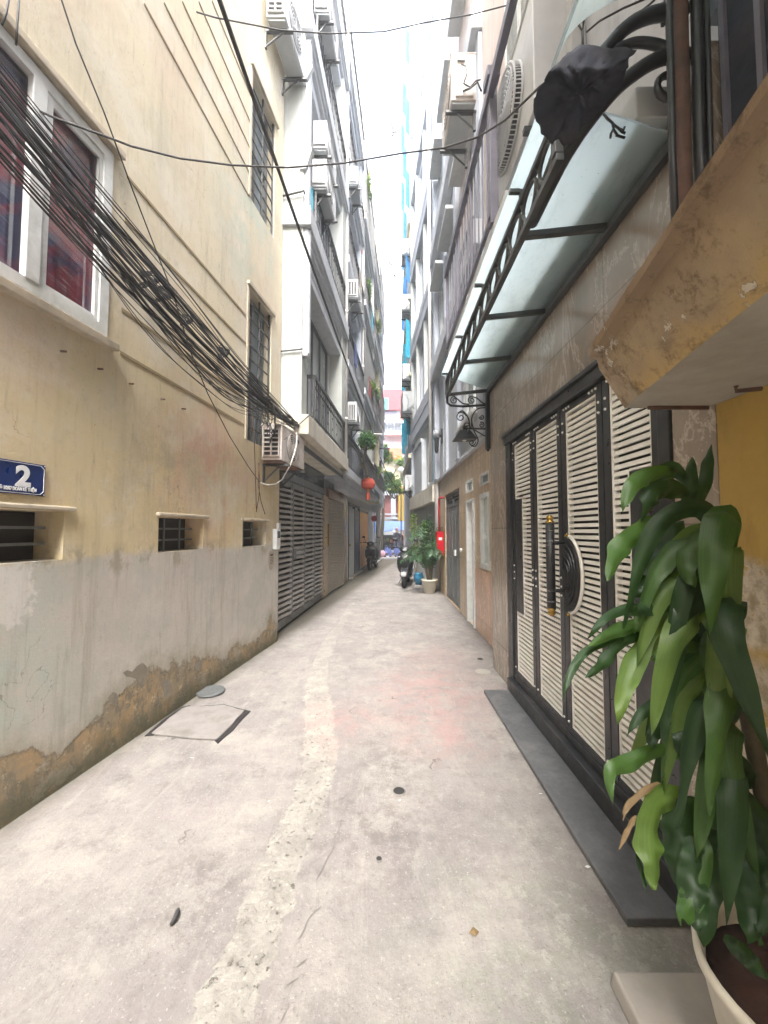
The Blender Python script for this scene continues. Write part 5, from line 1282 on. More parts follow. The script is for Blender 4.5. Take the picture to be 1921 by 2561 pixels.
# ================================================================== RIGHT: TAN STONE HOUSE and houses further along
def TD(o, y, z): return (1.41 - o, y, z)
D_ = thing('stone_house', 'white house with a tan stone ground floor next to the marble house', 'house', (1.9, 7, 0))
g = MB(TD); facade(g, 4.30, 9.92, -.05, 2.72, 0, .12, [(5.11, 5.62, .96, 2.03), (5.96, 6.50, .0, 2.0), (5.12, 5.61, 2.14, 2.32), (6.06, 6.57, 2.13, 2.34), (7.18, 8.86, .0, 2.31)], back=3)
g.build('ground_floor', M['tan_tile'], D_)
s = MB(TD); s.box((.002, 4.30, .0), (.012, 5.94, .93)); s.build('plinth_tiles', M['orange_tile'], D_)
s = MB(TD); s.box((-.05, 4.98, 2.722), (.075, 9.93, 2.785)); s.build('ledge', M['white'], D_, bevel=.006)
g = MB(TD); facade(g, 4.985, 9.92, 2.787, 13.6, 0, .12, [(8.5, 9.03, 2.83, 4.12), (5.6, 6.7, 3.3, 4.9), (7.1, 8.1, 5.9, 7.6), (5.5, 6.6, 6.2, 7.7), (8.6, 9.5, 5.9, 7.6), (7.1, 8.1, 8.9, 10.6), (5.5, 6.6, 9.1, 10.6), (8.6, 9.5, 8.9, 10.6)], back=3)
g.build('upper_wall', M['white'], D_)
for (y, wd, o) in ((5.02, .30, .10), (6.85, .22, .09), (8.25, .2, .07), (9.62, .28, .12)):
    for (za, zb) in ((2.79, 5.35), (5.72, 8.45), (8.82, 13.5)):
        s = MB(TD); s.box((.003, y, za), (o, y+wd, zb)); s.build('pilaster', M['bluewhite'], D_, bevel=.008)
for z in (5.36, 8.46):
    s = MB(TD); s.box((.003, 4.99, z), (.20, 9.9, z+.35)); s.build('floor_band', M['white'], D_, bevel=.01)
for bx in (((.003, 5.35, 9.0), (.012, 6.8, 13)), ((.003, 6.0, 5.75), (.011, 6.83, 8.4))):
    s = MB(TD); s.box(*bx); s.build('render_panel', M['pinkwall'], D_)
for (y0, y1, z0, z1) in ((5.6, 6.7, 3.3, 4.9), (7.1, 8.1, 5.9, 7.6), (5.5, 6.6, 6.2, 7.7), (8.6, 9.5, 5.9, 7.6), (7.1, 8.1, 8.9, 10.6), (5.5, 6.6, 9.1, 10.6), (8.6, 9.5, 8.9, 10.6)):
    window(D_, TD, y0+.004, y1-.004, z0+.004, z1-.004, -.09, M['upvc'], M['greyglass'], nv=1, fw=.045)
    s = MB(TD); s.box((.003, y0-.08, z0-.09), (.14, y1+.08, z0-.02)); s.build('window_ledge', M['greywall'], D_, bevel=.006)
    s = MB(TD); s.box((.003, y0-.08, z1+.02), (.24, y1+.08, z1+.09)); s.build('window_hood', M['greywall'], D_, bevel=.006)
fo = window(D_, TD, 8.504, 9.026, 2.834, 4.116, -.07, M['iron'], M['darkglass'], nv=0, nh=2, fw=.035)
s = MB(TD)
for k in range(5): s.tube([(-.02, 8.52, 2.95+k*.24), (-.02, 9.01, 3.1+k*.24)], .008, 4); s.tube([(-.02, 8.52, 3.1+k*.24), (-.02, 9.01, 2.95+k*.24)], .008, 4)
s.build('grille', M['iron'], fo)
window(D_, TD, 5.114, 5.616, .964, 2.026, -.05, M['upvc'], M['curtainglass'], nv=0, fw=.07, fd=.062)
for (y0, y1, z0, z1) in ((5.12, 5.61, 2.14, 2.32), (6.06, 6.57, 2.13, 2.34)):
    window(D_, TD, y0+.003, y1-.003, z0+.003, z1-.003, -.05, M['upvc'], M['greyglass'], nv=0, fw=.028, fd=.06, name='vent_window')
DR = MB(TD); DR.box((-.09, 5.963, .0), (.03, 6.03, 1.97)); DR.box((-.09, 6.43, .0), (.03, 6.497, 1.97)); DR.box((-.09, 5.963, 1.971), (.03, 6.497, 2.0)); DR.box((-.10, 6.031, 0), (-.06, 6.429, 1.969))
DR.build('white_door', M['upvc'], D_, bevel=.004)
gd = MB(TD); gd.box((-.08, 7.185, .01), (-.02, 7.24, 2.305)); gd.box((-.08, 8.80, .01), (-.02, 8.855, 2.305)); gd.box((-.08, 7.241, 2.0), (-.02, 8.799, 2.05)); gd.box((-.08, 7.241, 2.26), (-.02, 8.799, 2.305)); gd.box((-.08, 7.99, 2.051), (-.03, 8.05, 2.259))
for i in range(4):
    y0 = 7.245 + i*.39; gd.box((-.07, y0, .02), (-.03, y0+.38, 1.998)); gd.box((-.03, y0+.05, .12), (-.018, y0+.33, .95)); gd.box((-.03, y0+.05, 1.05), (-.018, y0+.33, 1.9))
gdo = gd.build('grey_door', M['gategrey'], D_, bevel=.004)
s = MB(TD); s.box((-.10, 7.241, 2.051), (-.09, 8.799, 2.259), 1)
for k in range(3): s.prism([(-.08, 7.241, 2.075+k*.07), (-.04, 7.241, 2.065+k*.07), (-.04, 7.241, 2.095+k*.07), (-.08, 7.241, 2.105+k*.07)], (0, 1.558, 0))
s.build('transom_louvre', [M['gategrey'], M['dark']], gdo)
s = MB(TD); s.box((-.018, 7.62, 1.0), (.02, 7.68, 1.12)); s.ball((.01, 6.98, 1.15), .03, 8); s.build('door_lock', M['studs'], gdo)
s = MB(); s.tube([(1.365, 9.74, .0), (1.365, 9.74, 6.0)], .045, 10); s.tube([(1.34, 9.88, .0), (1.34, 9.88, 9.0)], .04, 10)
tag(s.build('drain_pipe', M['pinkpole'], smooth=True), 'white drain pipes running up the corner behind the red box', 'pipe')
RB = thing('red_box', 'bright red metal box with a white label fixed to the wall below a red pipe', 'box', (1.32, 9.0, .9))
s = MB(); s.box((1.235, 8.95, .90), (1.395, 9.28, 1.455)); s.box((1.228, 8.94, 1.456), (1.40, 9.29, 1.475)); s.build('housing', M['red'], RB, bevel=.008)
s = MB(); s.box((1.27, 8.944, 1.28), (1.35, 8.949, 1.34)); s.build('white_label', M['studs'], RB)
s = MB(); s.box((1.24, 8.938, 1.16), (1.39, 8.949, 1.17)); s.box((1.30, 8.93, 1.08), (1.33, 8.949, 1.12)); s.build('door_seam', M['redpipe'], RB)
s = MB(); s.tube([(1.30, 9.02, 1.475), (1.295, 9.02, 2.0), (1.295, 9.02, 2.23), (1.31, 8.98, 2.265), (1.40, 8.9, 2.27)], .028, 10)
tag(s.build('red_pipe', M['redpipe'], smooth=True), 'dark red pipe rising from the red box', 'pipe')
WL = thing('wall_lantern', 'black wall lamp with a round glass top above the tan stone wall', 'lamp', (1.3, 9.2, 3.3))
s = MB(); s.box((1.30, 9.17, 3.75), (1.408, 9.21, 3.80)); s.box((1.385, 9.12, 3.6), (1.408, 9.26, 3.95)); s.lathe([(.02, 0), (.05, .06), (.055, .30), (.07, .36), (.05, .38)], (1.27, 9.19, 3.36), 10); s.build('lamp_body', M['black'], WL)
s = MB(); s.ball((1.27, 9.19, 3.83), .10, 12, sz=1.15); s.build('glass_globe', M['lampglass'], WL, smooth=True)

aircon(lambda o, y, z: (1.10 - o, y, z), 4.32, 6.62, 'air conditioner high on the right with its valve side and pipes in view', L=.70, D=.30, H=.58, o=0, near='valve', mat='acrust')

KE = -.064
def TE(o, y, z): return (1.32 + KE*(y-9.9) - o, y, z)
E_ = thing('overhang_house', 'white house with a deep grey overhanging storey on the right side', 'house', (1.9, 12.3, 0))
g = MB(TE); facade(g, 9.94, 14.6, -.05, 4.80, -.16, .14, [(10.15, 11.75, 2.9, 4.45)], back=2.5); g.build('lower_wall', M['palewall'], E_)
window(E_, TE, 10.153, 11.747, 2.903, 4.447, -.25, M['blue'], M['blueglass'], nv=1, nh=0, fw=.07)
s = MB(TE); s.box((-.155, 10.0, 2.25), (.06, 14.5, 2.70)); s.build('low_canopy', M['beige'], E_, bevel=.01)
s = MB(TE); s.box((-.155, 12.0, 2.76), (.0, 13.6, 4.3)); s.box((-.155, 12.05, 4.302), (.03, 13.65, 4.42)); s.build('bay', M['white'], E_, bevel=.01)
bands = [(4.802, 5.6), (8.0, 8.7), (11.1, 11.8), (14.2, 14.9), (17.2, 17.8)]
for (a, b) in bands:
    g = MB(TE); g.box((-.9, 9.94, a), (.0, 14.62, b)); g.box((-.5, 9.95, a+.38), (.012, 14.6, a+.40)); g.build('floor_band', M['bluewhite'], E_, bevel=.008)
g = MB(TE); facade(g, 9.95, 14.6, 5.602, 19.5, -.14, .10, [(y0, y0+1.1, z, z+2.0) for z in (5.75, 8.85, 11.95, 15.0) for y0 in (10.35, 11.9, 13.3)], back=2.5); g.build('upper_wall', M['white'], E_)
for z in (5.75, 8.85, 11.95, 15.0):
    for y0 in (10.35, 11.9, 13.3):
        window(E_, TE, y0+.003, y0+1.097, z+.003, z+1.997, -.22, M['bluewhite'], M['greyglass'], nv=1, fw=.05)
for y in (9.96, 11.55, 13.1, 14.42):
    for (za, zb) in ((5.603, 7.99), (8.72, 11.08), (11.82, 14.18)):
        s = MB(TE); s.box((-.137, y, za), (-.02, y+.16, zb)); s.build('pilaster', M['palewall'], E_, bevel=.008)
s = MB(); s.tube([(1.22, 9.97, 2.75), (1.22, 9.97, 14)], .05, 8); s.build('rain_pipe', M['pinkpole'], E_, smooth=True)
for y0, y1 in ((10.0, 11.2), (12.0, 14.2)):
    s = MB(TE); s.box((-.15, y0, .02), (-.10, y1, 2.2)); s.build('ground_shutter', M['greywall'], E_)
def TI(o, y, z): return (1.06 - o, y, z)
I_ = thing('corner_house', 'tall house with blue shutters at the right corner of the street', 'house', (1.7, 17.5, 0))
g = MB(TI); facade(g, 14.65, 20.5, -.05, 26, 0, .10, [(y0, y0+1.2, z, z+1.6) for z in (5.2, 8.3, 11.4, 14.5, 17.6, 20.7) for y0 in (15.0, 17.0, 18.8)], back=2.5); g.build('wall', M['bluewhite'], I_)
s = MB(TI); s.box((.003, 14.66, 12.4), (.02, 15.6, 25.9)); s.build('side_stripe', M['cream'], I_)
for z in (5.2, 8.3, 11.4, 14.5, 17.6, 20.7):
    for y0 in (15.0, 17.0, 18.8):
        fo = window(I_, TI, y0+.003, y0+1.197, z+.003, z+1.597, -.08, M['upvc'], M['greyglass'], nv=1, fw=.05)
        s = MB(TI); s.prism([(.02, y0, z+.05), (.20, y0-.25, z+.05), (.20, y0-.25, z+1.55), (.02, y0, z+1.55)], (.0, .03, 0))
        s.build('open_shutter', M['blue'] if z > 9 else M['cyan'], fo)
for z in (4.3, 7.5, 10.6, 13.7):
    s = MB(TI); s.box((.003, 14.66, z), (.12, 20.45, z+.16)); s.build('floor_band', M['cream'], I_)
for (z, y, lab) in ((12.5, 14.75, 'top air conditioner on the house with blue shutters'), (10.2, 14.72, 'second air conditioner from the top on the house with blue shutters'), (7.4, 14.7, 'air conditioner beside the lowest blue shutter')):
    aircon(TI, y, z, lab, L=.8, D=.28, H=.6, o=.05, near='valve')
aircon(TE, 14.0, 5.9, 'grey air conditioner over the end of the overhanging storey', L=.8, D=.36, H=.75, o=.0, near='valve', mat='acgrey')
aircon(TE, 14.2, 3.0, 'small air conditioner below the overhang near the trees', L=.7, D=.26, H=.55, o=.0, near='valve')

# ================================================================== PLANTS
def leaf_cloud(mb, c, r, n, size, rr, m=0, hollow=.35, droop=0):
    for _ in range(n):
        while True:
            d = Vector((rr.uniform(-1, 1), rr.uniform(-1, 1), rr.uniform(-1, 1)))
            if hollow < d.length < 1: break
        d *= (1 + .22*mnoise.noise(d*2.3 + Vector(c)))
        p = Vector(c) + Vector((d.x*r[0], d.y*r[1], d.z*r[2]))
        a = Vector((rr.uniform(-1, 1), rr.uniform(-1, 1), rr.uniform(-.6, .6)-droop)).normalized(); b = a.cross(Vector((rr.uniform(-1, 1), rr.uniform(-1, 1), rr.uniform(-1, 1)))).normalized()
        s_ = size*rr.uniform(.6, 1.3)
        mb.add([p-a*s_, p+b*s_*.42, p+a*s_, p-b*s_*.42], [(0,1,2,3)], m)
def bush(name, label, cat, base, c, r, n, size, mats, seed, stems=5, group=None):
    rr = random.Random(seed); root = thing(name, label, cat, base, group)
    m = MB()
    for k in range(stems):
        a = Vector(base) + Vector((rr.uniform(-.05, .05), rr.uniform(-.05, .05), 0)); b = Vector(c) + Vector((rr.uniform(-1, 1)*r[0]*.8, rr.uniform(-1, 1)*r[1]*.8, rr.uniform(-.3, .9)*r[2]))
        m.tube(sm([a, a.lerp(b, .5) + Vector((rr.uniform(-.05, .05), 0, .05)), b], 4), .010, 5)
    m.build('stem', M['stem'], root)
    f = MB()
    clumps = 7
    for k in range(clumps):
        d = Vector((rr.uniform(-1, 1), rr.uniform(-1, 1), rr.uniform(-1, 1)))*.6
        cc = Vector(c) + Vector((d.x*r[0], d.y*r[1], d.z*r[2])); q = rr.uniform(.35, .6)
        leaf_cloud(f, cc, tuple(x*q for x in r), n//clumps, size, rr, k % len(mats), .2)
    f.build('foliage', [M[x] for x in mats], root, merge=False)
    return root
# potted palm by the scooter
PP = thing('potted_palm', 'feathery green palm growing in a cream pot beside the scooter', 'plant', (1.09, 9.3, 0))
s = MB(); s.lathe([(.11, 0), (.12, .005), (.19, .29), (.205, .295), (.208, .335), (.19, .338), (.18, .30), (0, .295)], (1.09, 9.3, 0.002), 26); s.build('pot', M['pot'], PP, smooth=True)
f = MB(); rr = random.Random(4); st = MB()
for k in range(26):
    q = rr.uniform(0, 6.28); ln = rr.uniform(.45, .95); h = rr.uniform(.55, 1.45); ln *= .62
    b = Vector((1.09 + .06*math.cos(q), 9.3 + .06*math.sin(q), .30)); dx, dy = math.cos(q)*ln - .10, math.sin(q)*ln
    pts = sm([b, b + Vector((dx*.15, dy*.15, h*.55)), b + Vector((dx*.55, dy*.55, h*.92)), b + Vector((dx, dy, h*.78))], 6)
    st.tube(pts, [.009*(1-.8*i/(len(pts)-1)) for i in range(len(pts))], 4)
    for i in range(5, len(pts)):
        p = pts[i]; t = (pts[i]-pts[i-1]).normalized(); sd = t.cross(Vector((0, 0, 1))).normalized()
        for sg in (-1, 1):
            L_ = .20*(1-.5*abs(i/len(pts)-.6)); tip = p + sd*sg*L_*.8 + t*L_*.6 + Vector((0, 0, -.06)); w_ = t*.014
            f.add([p-w_, p.lerp(tip, .5)-w_*1.1+Vector((0,0,.015)), tip, p.lerp(tip, .5)+w_*1.1+Vector((0,0,.015)), p+w_], [(0,1,2,3,4)])
st.build('stem', M['stem'], PP, smooth=True); f.build('frond', M['palm'], PP, merge=False)
bush('leafy_shrub', 'dark bushy shrub filling the corner behind the potted palm', 'shrub', (1.2, 10.2, 0), (1.16, 10.3, 1.25), (.20, .4, .75), 1100, .055, ['palm', 'leafdark', 'tree'], 21, 7)
bush('thin_shrub', 'yellowish thin shrub behind the scooter by the wall', 'shrub', (.98, 12.2, 0), (.98, 12.2, 1.3), (.15, .35, .75), 420, .05, ['tree', 'treelight'], 22, 5)
s = MB(); s.lathe([(.07, 0), (.12, .1), (.14, .22), (.11, .3), (.12, .33), (.09, .33)], (.96, 10.75, .002), 18); tag(s.build('blue_jar', M['bluepot'], smooth=True), 'round blue glazed jar between the scooter and the potted palm', 'jar')
bush('balcony_plant', 'leafy plant spilling from the balcony of the bluish white house', 'plant', (-.60, 10.4, 3.2), (-.50, 10.4, 4.05), (.26, .7, .42), 900, .06, ['palm', 'tree'], 23, 6)
for i, (y, z, dx, lab) in enumerate(((12.2, 12.9, .02, 'trailing plant on the upper caged balcony of the third house'), (12.4, 9.5, .02, 'plant hanging from the middle caged balcony of the third house'), (13.4, 6.6, .05, 'low plant on the lower balcony of the third house'), (15.6, 10.0, .05, 'bushy plant on the upper balcony of the cream house'), (15.4, 7.0, .05, 'bushy plant on the middle balcony of the cream house'), (16.2, 4.0, .05, 'bushy plant on the lower balcony of the cream house'))):
    p = TB(.06+dx, y, z); bush('balcony_plant', lab, 'plant', TB(.02, y, z-.35), p, (.13, .55, .30), 300, .05, ['tree', 'palm', 'treelight'], 30+i, 4, 'plants on the left balconies')
for i, (y, z, lab) in enumerate(((12.6, 15.0, 'bare twiggy branch reaching over the alley from the highest left roof'), (16.3, 12.6, 'bare twiggy branch reaching over the alley below the highest left roof'))):
    rr = random.Random(50+i); m = MB(); b = Vector(TB(.1, y, z))
    def grow(p, d, L_, r_, dep):
        q = p + d*L_; m.tube([p, p.lerp(q, .5) + Vector((rr.uniform(-.04, .04), 0, rr.uniform(-.04, .04))), q], [r_, r_*.8, r_*.6], 4)
        if dep:
            for _ in range(3): grow(q, (d + Vector((rr.uniform(-.8, .8), rr.uniform(-.5, .5), rr.uniform(-.5, .9)))).normalized(), L_*.68, r_*.6, dep-1)
        else:
            for _ in range(2):
                a = Vector((rr.uniform(-1, 1), rr.uniform(-1, 1), rr.uniform(-1, 1))).normalized()*.05; c_ = a.cross(d).normalized()*.022
                m.add([q, q+a+c_, q+a*2, q+a-c_], [(0,1,2,3)])
    grow(b, Vector((.95, 0, .25)), .36, .016, 3)
    tag(m.build('twiggy_branch', M['stem']), lab, 'branch')
# dark awning, lantern on the left far houses
s = MB(TB); pts = [(-.1+.45*math.sin(q), 2.62+.42*math.cos(q)) for q in [i*math.pi/2/8 for i in range(9)]]
for (a, b), (c_, d_) in zip(pts[:-1], pts[1:]): s.add([(a, 11.7, b), (a, 13.6, b), (c_, 13.6, d_), (c_, 11.7, d_), (a, 11.7, b-.02), (a, 13.6, b-.02), (c_, 13.6, d_-.02), (c_, 11.7, d_-.02)], [(0,1,2,3),(7,6,5,4),(0,4,5,1),(2,6,7,3),(0,3,7,4),(1,5,6,2)])
tag(s.build('dark_awning', M['tarp'], smooth=False), 'dark curved awning above the red lantern on the left', 'awning')
LN = thing('paper_lantern', 'round red lantern with a tassel hanging over the left side of the alley', 'lantern', (-.46, 11.0, 2.5))
s = MB()
for k in range(13):
    pass
prof = [(.06, -.17), (.12, -.155), (.18, -.10), (.21, 0), (.18, .10), (.12, .155), (.06, .17)]
s.lathe(prof, (-.46, 11.0, 2.84), 24); s.build('shade', M['lantern'], LN, smooth=False)
s = MB(); s.lathe([(.065, -.20), (.065, -.165)], (-.46, 11, 2.84), 14); s.lathe([(.065, .165), (.065, .20)], (-.46, 11, 2.84), 14); s.tube([(-.46, 11, 3.04), (-.50, 11, 3.3), (-.62, 11, 3.5)], .008, 4); s.build('rim', M['gold'], LN)
s = MB(); s.lathe([(.02, 0), (.05, -.10), (.055, -.26)], (-.46, 11, 2.64), 12); s.build('tassel', M['lantern'], LN)
s = MB(); s.ball(at(896, 630, 11.4), .13, 12, sz=1.25); tag(s.build('small_lantern', M['lantern'], smooth=True), 'faded red lantern hanging higher up among the left balconies', 'lantern')
s = MB(); s.tube([TB(-.1, 10.9, 4.28), TB(.65, 10.9, 4.26)], .018, 6); tag(s.build('white_rod', M['pinkpole']), 'white rod sticking out of the leafy balcony', 'rod')

# utility pole with meter cans and small signs
UP = thing('utility_pole', 'concrete utility pole with dark meter cans at the left end of the alley', 'pole', (-.30, 19.4, 0))
s = MB(); s.tube([(-.30, 19.4, 0), (-.30, 19.4, 9.5)], [.15, .10], 12); s.build('shaft', M['concpole'], UP, smooth=True)
for (z0, z1) in ((3.75, 4.35), (4.42, 5.0)):
    s = MB(); s.lathe([(.11, 0), (.12, .02), (.12, z1-z0-.02), (.11, z1-z0)], (-.24, 19.2, z0), 14); s.build('meter_can', M['iron'], UP)
s = MB(); s.box((-.5, 19.2, 3.66), (.05, 19.26, 3.72)); s.box((-.45, 19.2, 5.6), (.3, 19.26, 5.66)); s.build('crossarm', M['iron'], UP)
s = MB(); s.lathe([(0, 0), (.20, 0), (.20, .02), (0, .02)], (-.42, 18.2, 2.55), 20, axis='y'); tag(s.build('round_sign', M['greywall']), 'round grey street sign seen edge on by the utility pole', 'sign')
s = MB(); s.lathe([(0, 0), (.14, 0), (.14, .02), (0, .02)], (-.46, 17.9, 2.05), 18, axis='y'); tag(s.build('round_sign', M['pinkred']), 'smaller pinkish round sign under the grey one', 'sign')
s = MB(); s.tube([(-.46, 18.25, 0), (-.46, 18.25, 2.8)], .025, 8); tag(s.build('sign_post', M['iron']), 'slim dark post carrying the round signs', 'post')
g = MB(); g.tube(catenary((-.2, 19.2, 5.2), (1.05, 20.4, 3.4), .3, 12), .02, 5); g.tube(catenary((-.2, 19.2, 5.0), (-.5, 11.2, 2.8), .1, 12), .012, 5); tag(g.build('street_cable', M['cable'], smooth=True), 'dark cable sagging from the utility pole to the right corner', 'cable')

# ================================================================== SCOOTERS
def loft(mb, secs, n=10, m=0):
    """secs: (y, z, half width, half height)"""
    vs = []; fs = []
    for (y, z, a, b) in secs:
        for k in range(n):
            q = 2*math.pi*k/n; c_, s_ = math.cos(q), math.sin(q)
            vs.append((a*math.copysign(abs(c_)**.75, c_), y, z + b*math.copysign(abs(s_)**.75, s_)))
    for i in range(len(secs)-1):
        for k in range(n): fs.append((i*n+k, i*n+(k+1)%n, (i+1)*n+(k+1)%n, (i+1)*n+k))
    fs += [tuple(range(n))[::-1], tuple((len(secs)-1)*n+k for k in range(n))]
    mb.add(vs, fs, m)
def scooter(label, loc, rz, paint='bikeblack', group=None):
    r = thing('scooter', label, 'scooter', (0, 0, 0), group); o = Vector((0, 0, 0))
    for y, nm in ((-.62, 'front_wheel'), (.62, 'rear_wheel')):
        t = MB(); t.torus((0, y, .25), .20, .055, 26, 10, axis='x'); to = t.build(nm, M['rubber'], r, smooth=True)
        k = MB(); k.lathe([(.155, -.03), (.15, 0), (.155, .03)], (0, y, .25), 20, axis='x')
        for a in range(5):
            q = 2*math.pi*a/5; k.tube([(0, y, .25), (0, y+.155*math.cos(q), .25+.155*math.sin(q))], .014, 5)
        k.lathe([(.03, -.06), (.03, .06)], (0, y, .25), 10, axis='x'); k.build('rim', M['iron'], to)
    f = MB(); f.tube([(-.075, -.62, .25), (-.075, -.50, .66)], .018, 7); f.tube([(.075, -.62, .25), (.075, -.50, .66)], .018, 7); f.tube([(0, -.50, .62), (0, -.36, 1.02)], .022, 7); f.build('front_fork', M['iron'], r, smooth=True)
    f = MB(); pts = [(-.62 + .275*math.sin(a), .25 + .275*math.cos(a)) for a in (-1.2, -.8, -.4, 0, .4, .8)]
    for (a, b), (c_, d_) in zip(pts[:-1], pts[1:]): f.add([(-.07, a, b), (.07, a, b), (.07, c_, d_), (-.07, c_, d_), (-.06, a, b-.02), (.06, a, b-.02), (.06, c_, d_-.02), (-.06, c_, d_-.02)], [(0,1,2,3),(7,6,5,4),(0,3,7,4),(1,5,6,2)])
    f.build('front_fender', M[paint], r, smooth=False)
    b = MB(); loft(b, [(-.60, .70, .10, .07), (-.52, .68, .20, .22), (-.44, .66, .22, .30), (-.38, .62, .20, .30), (-.34, .58, .17, .26)], 14); b.build('front_shield', M[paint], r, smooth=True)
    b = MB(); loft(b, [(-.40, .30, .15, .05), (-.1, .28, .16, .05), (.12, .30, .16, .06)], 10); b.build('footboard', M['rubber'], r, smooth=True)
    b = MB(); loft(b, [(.05, .42, .12, .14), (.18, .52, .17, .20), (.45, .60, .18, .18), (.75, .68, .15, .13), (.92, .74, .08, .07)], 12); b.build('body', M[paint], r, smooth=True)
    b = MB(); loft(b, [(.02, .74, .09, .03), (.15, .76, .14, .05), (.5, .80, .14, .05), (.82, .84, .10, .04)], 12); b.build('seat', M['rubber'], r, smooth=True)
    b = MB(); loft(b, [(-.50, .99, .08, .04), (-.46, 1.0, .14, .08), (-.38, 1.01, .13, .08), (-.33, 1.01, .08, .05)], 12); b.build('handlebar_cover', M[paint], r, smooth=True)
    b = MB(); b.ball((0, -.485, .985), .058, 12, sx=1.2, sy=.5, sz=.8); b.build('headlight', M['lampglass'], r, smooth=True)
    for sx in (-1, 1):
        h = MB(); h.tube([(sx*.10, -.38, 1.02), (sx*.24, -.34, 1.04), (sx*.34, -.28, 1.03)], .016, 7); h.build('handlebar', M['rubber'], r, smooth=True)
        h = MB(); h.tube([(sx*.2, -.36, 1.04), (sx*.27, -.38, 1.22)], .008, 6); h.ball((sx*.28, -.385, 1.25), .06, 10, sx=1.1, sy=.25, sz=.7); h.build('mirror', M['bikeblack'], r, smooth=True)
        h = MB(); h.ball((sx*.15, -.56, .80), .04, 8, sx=1.2, sy=.5, sz=.6); h.build('indicator', M['lampglass'], r, smooth=True)
    e = MB(); e.tube([(.12, .1, .22), (.13, .4, .24), (.14, .85, .32)], [.03, .05, .05], 9); e.build('exhaust', M['greywall'], r, smooth=True)
    e = MB(); e.box((-.06, .1, .16), (.08, .66, .34)); e.tube([(-.08, .05, .3), (-.22, .0, .01)], .012, 5); e.build('engine', M['iron'], r, bevel=.02)
    e = MB(); e.ball((0, .93, .74), .05, 8, sx=1.4, sy=.5); e.build('tail_light', M['red'], r, smooth=True)
    e = MB(); e.box((-.09, .90, .48), (.09, .91, .60)); e.build('number_plate', M['studs'], r)
    r.location = loc; r.rotation_euler = (0, 0, rz)
    return r
s1 = scooter('black scooter parked facing down the alley beside the potted palm', (.62, 10.75, 0), R(-8))
copy_thing(s1, (-.44, 15.2, 0), R(-10), 'black scooter parked against the left wall by the orange door')

# ================================================================== END OF THE ALLEY: street and houses opposite
def slabbox(name, mat, u0, v0, u1, v1, Y, depth=.4, parent=None, bevel=0):
    a = at(u0, v1, Y); b = at(u1, v0, Y); m = MB(); m.box((a.x, Y, a.z), (b.x, Y+depth, b.z)); return m.build(name, M[mat], parent, bevel=bevel)
RH = thing('red_top_house', 'white house across the street with a faded red screen around its roof terrace', 'house', (.8, 31, 0))
g = MB(); g.box((-4, 30.3, 0), (6, 36, 11.05)); g.build('wall', M['white'], RH)
g = MB(); g.box((-4, 30.0, 11.06), (6, 30.3, 12.72)); g.build('roof_screen', M['pinkred'], RH)
slabbox('teal_panel', 'teal', 944, 995, 972, 1024, 29.96, .04, RH)
slabbox('dark_window', 'purple', 948, 1026, 992, 1047, 30.2, .1, RH)
slabbox('orange_blind', 'rooforange', 1001, 1030, 1021, 1049, 30.2, .1, RH)
g = MB()
for z in (9.95, 9.0, 7.2): g.box((-3.9, 29.7, z), (5.9, 30.29, z+.14))
for k in range(36): x = -3.8 + k*.27; g.box((x, 29.72, 9.141), (x+.03, 29.76, 9.949))
g.build('balcony', M['white'], RH)
slabbox('window', 'greyglass', 965, 1071, 985, 1083, 30.2, .1, RH); slabbox('window', 'greyglass', 1003, 1062, 1024, 1085, 30.2, .1, RH)
OR = thing('orange_roof_house', 'low house across the street with an orange tiled gable roof', 'house', (1.5, 28.5, 0))
a = at(972, 1148, 28.6); z0 = at(972, 1148, 28.6).z; z1 = at(972, 1109, 28.6).z
g = MB(); g.add([(-.2, 28.0, z0), (5, 28.0, z0), (5, 30.2, z1), (-.2, 30.2, z1), (-.2, 28.0, z0-.1), (5, 28.0, z0-.1), (5, 30.2, z0-.1), (-.2, 30.2, z0-.1)], [(0,1,2,3),(4,7,6,5),(0,4,5,1),(1,5,6,2),(2,6,7,3),(3,7,4,0)])
g.build('roof', M['rooforange'], OR)
g = MB(); g.box((-.1, 28.4, 0), (4.9, 29.9, z0-.101)); g.build('wall', M['cream'], OR)
p0, p1, p2 = at(985, 1160, 27.95), at(1030, 1118, 27.95), at(1075, 1160, 27.95)
g = MB(); g.prism([p0, p1, p2, p2-Vector((0,0,.12)), p1-Vector((0,0,.16)), p0-Vector((0,0,.12))], (0, .25, 0)); g.build('gable', M['white'], OR)
g = MB(); g.prism([p0+Vector((.15,.02,-.1)), p1+Vector((0,.02,-.14)), p2+Vector((-.15,.02,-.1))], (0, .1, 0)); g.build('gable_wall', M['brick'], OR)
SH = thing('shop_house', 'dark red shop front across the street with white columns and railings', 'shop', (.3, 27.6, 0))
slabbox('front', 'brick', 900, 1236, 1012, 1292, 27.6, .2, SH); slabbox('lower_front', 'greywall', 900, 1292, 1060, 1388, 27.7, .2, SH)
for (u0, u1) in ((978, 990), (945, 950)): slabbox('column', 'white', u0, 1236, u1, 1300, 27.4, .2, SH)
for v in (1284, 1294): slabbox('rail', 'white', 900, v, 1012, v+4, 27.35, .06, SH)
slabbox('yellow_column', 'yellowpillar', 997, 1215, 1013, 1288, 27.3, .3, SH); slabbox('yellow_fascia', 'yellowpillar', 996, 1272, 1060, 1302, 27.25, .1, SH); slabbox('upper_band', 'white', 940, 1226, 1000, 1238, 27.3, .2, SH)
AW = thing('market_awning', 'blue cloth awning over the stalls at the end of the alley', 'awning', (.2, 25.5, 2))
a = at(930, 1304, 26.4); b = at(1034, 1304, 26.4); c_ = at(1034, 1322, 25.0); d_ = at(930, 1332, 25.0)
g = MB(); vs = []
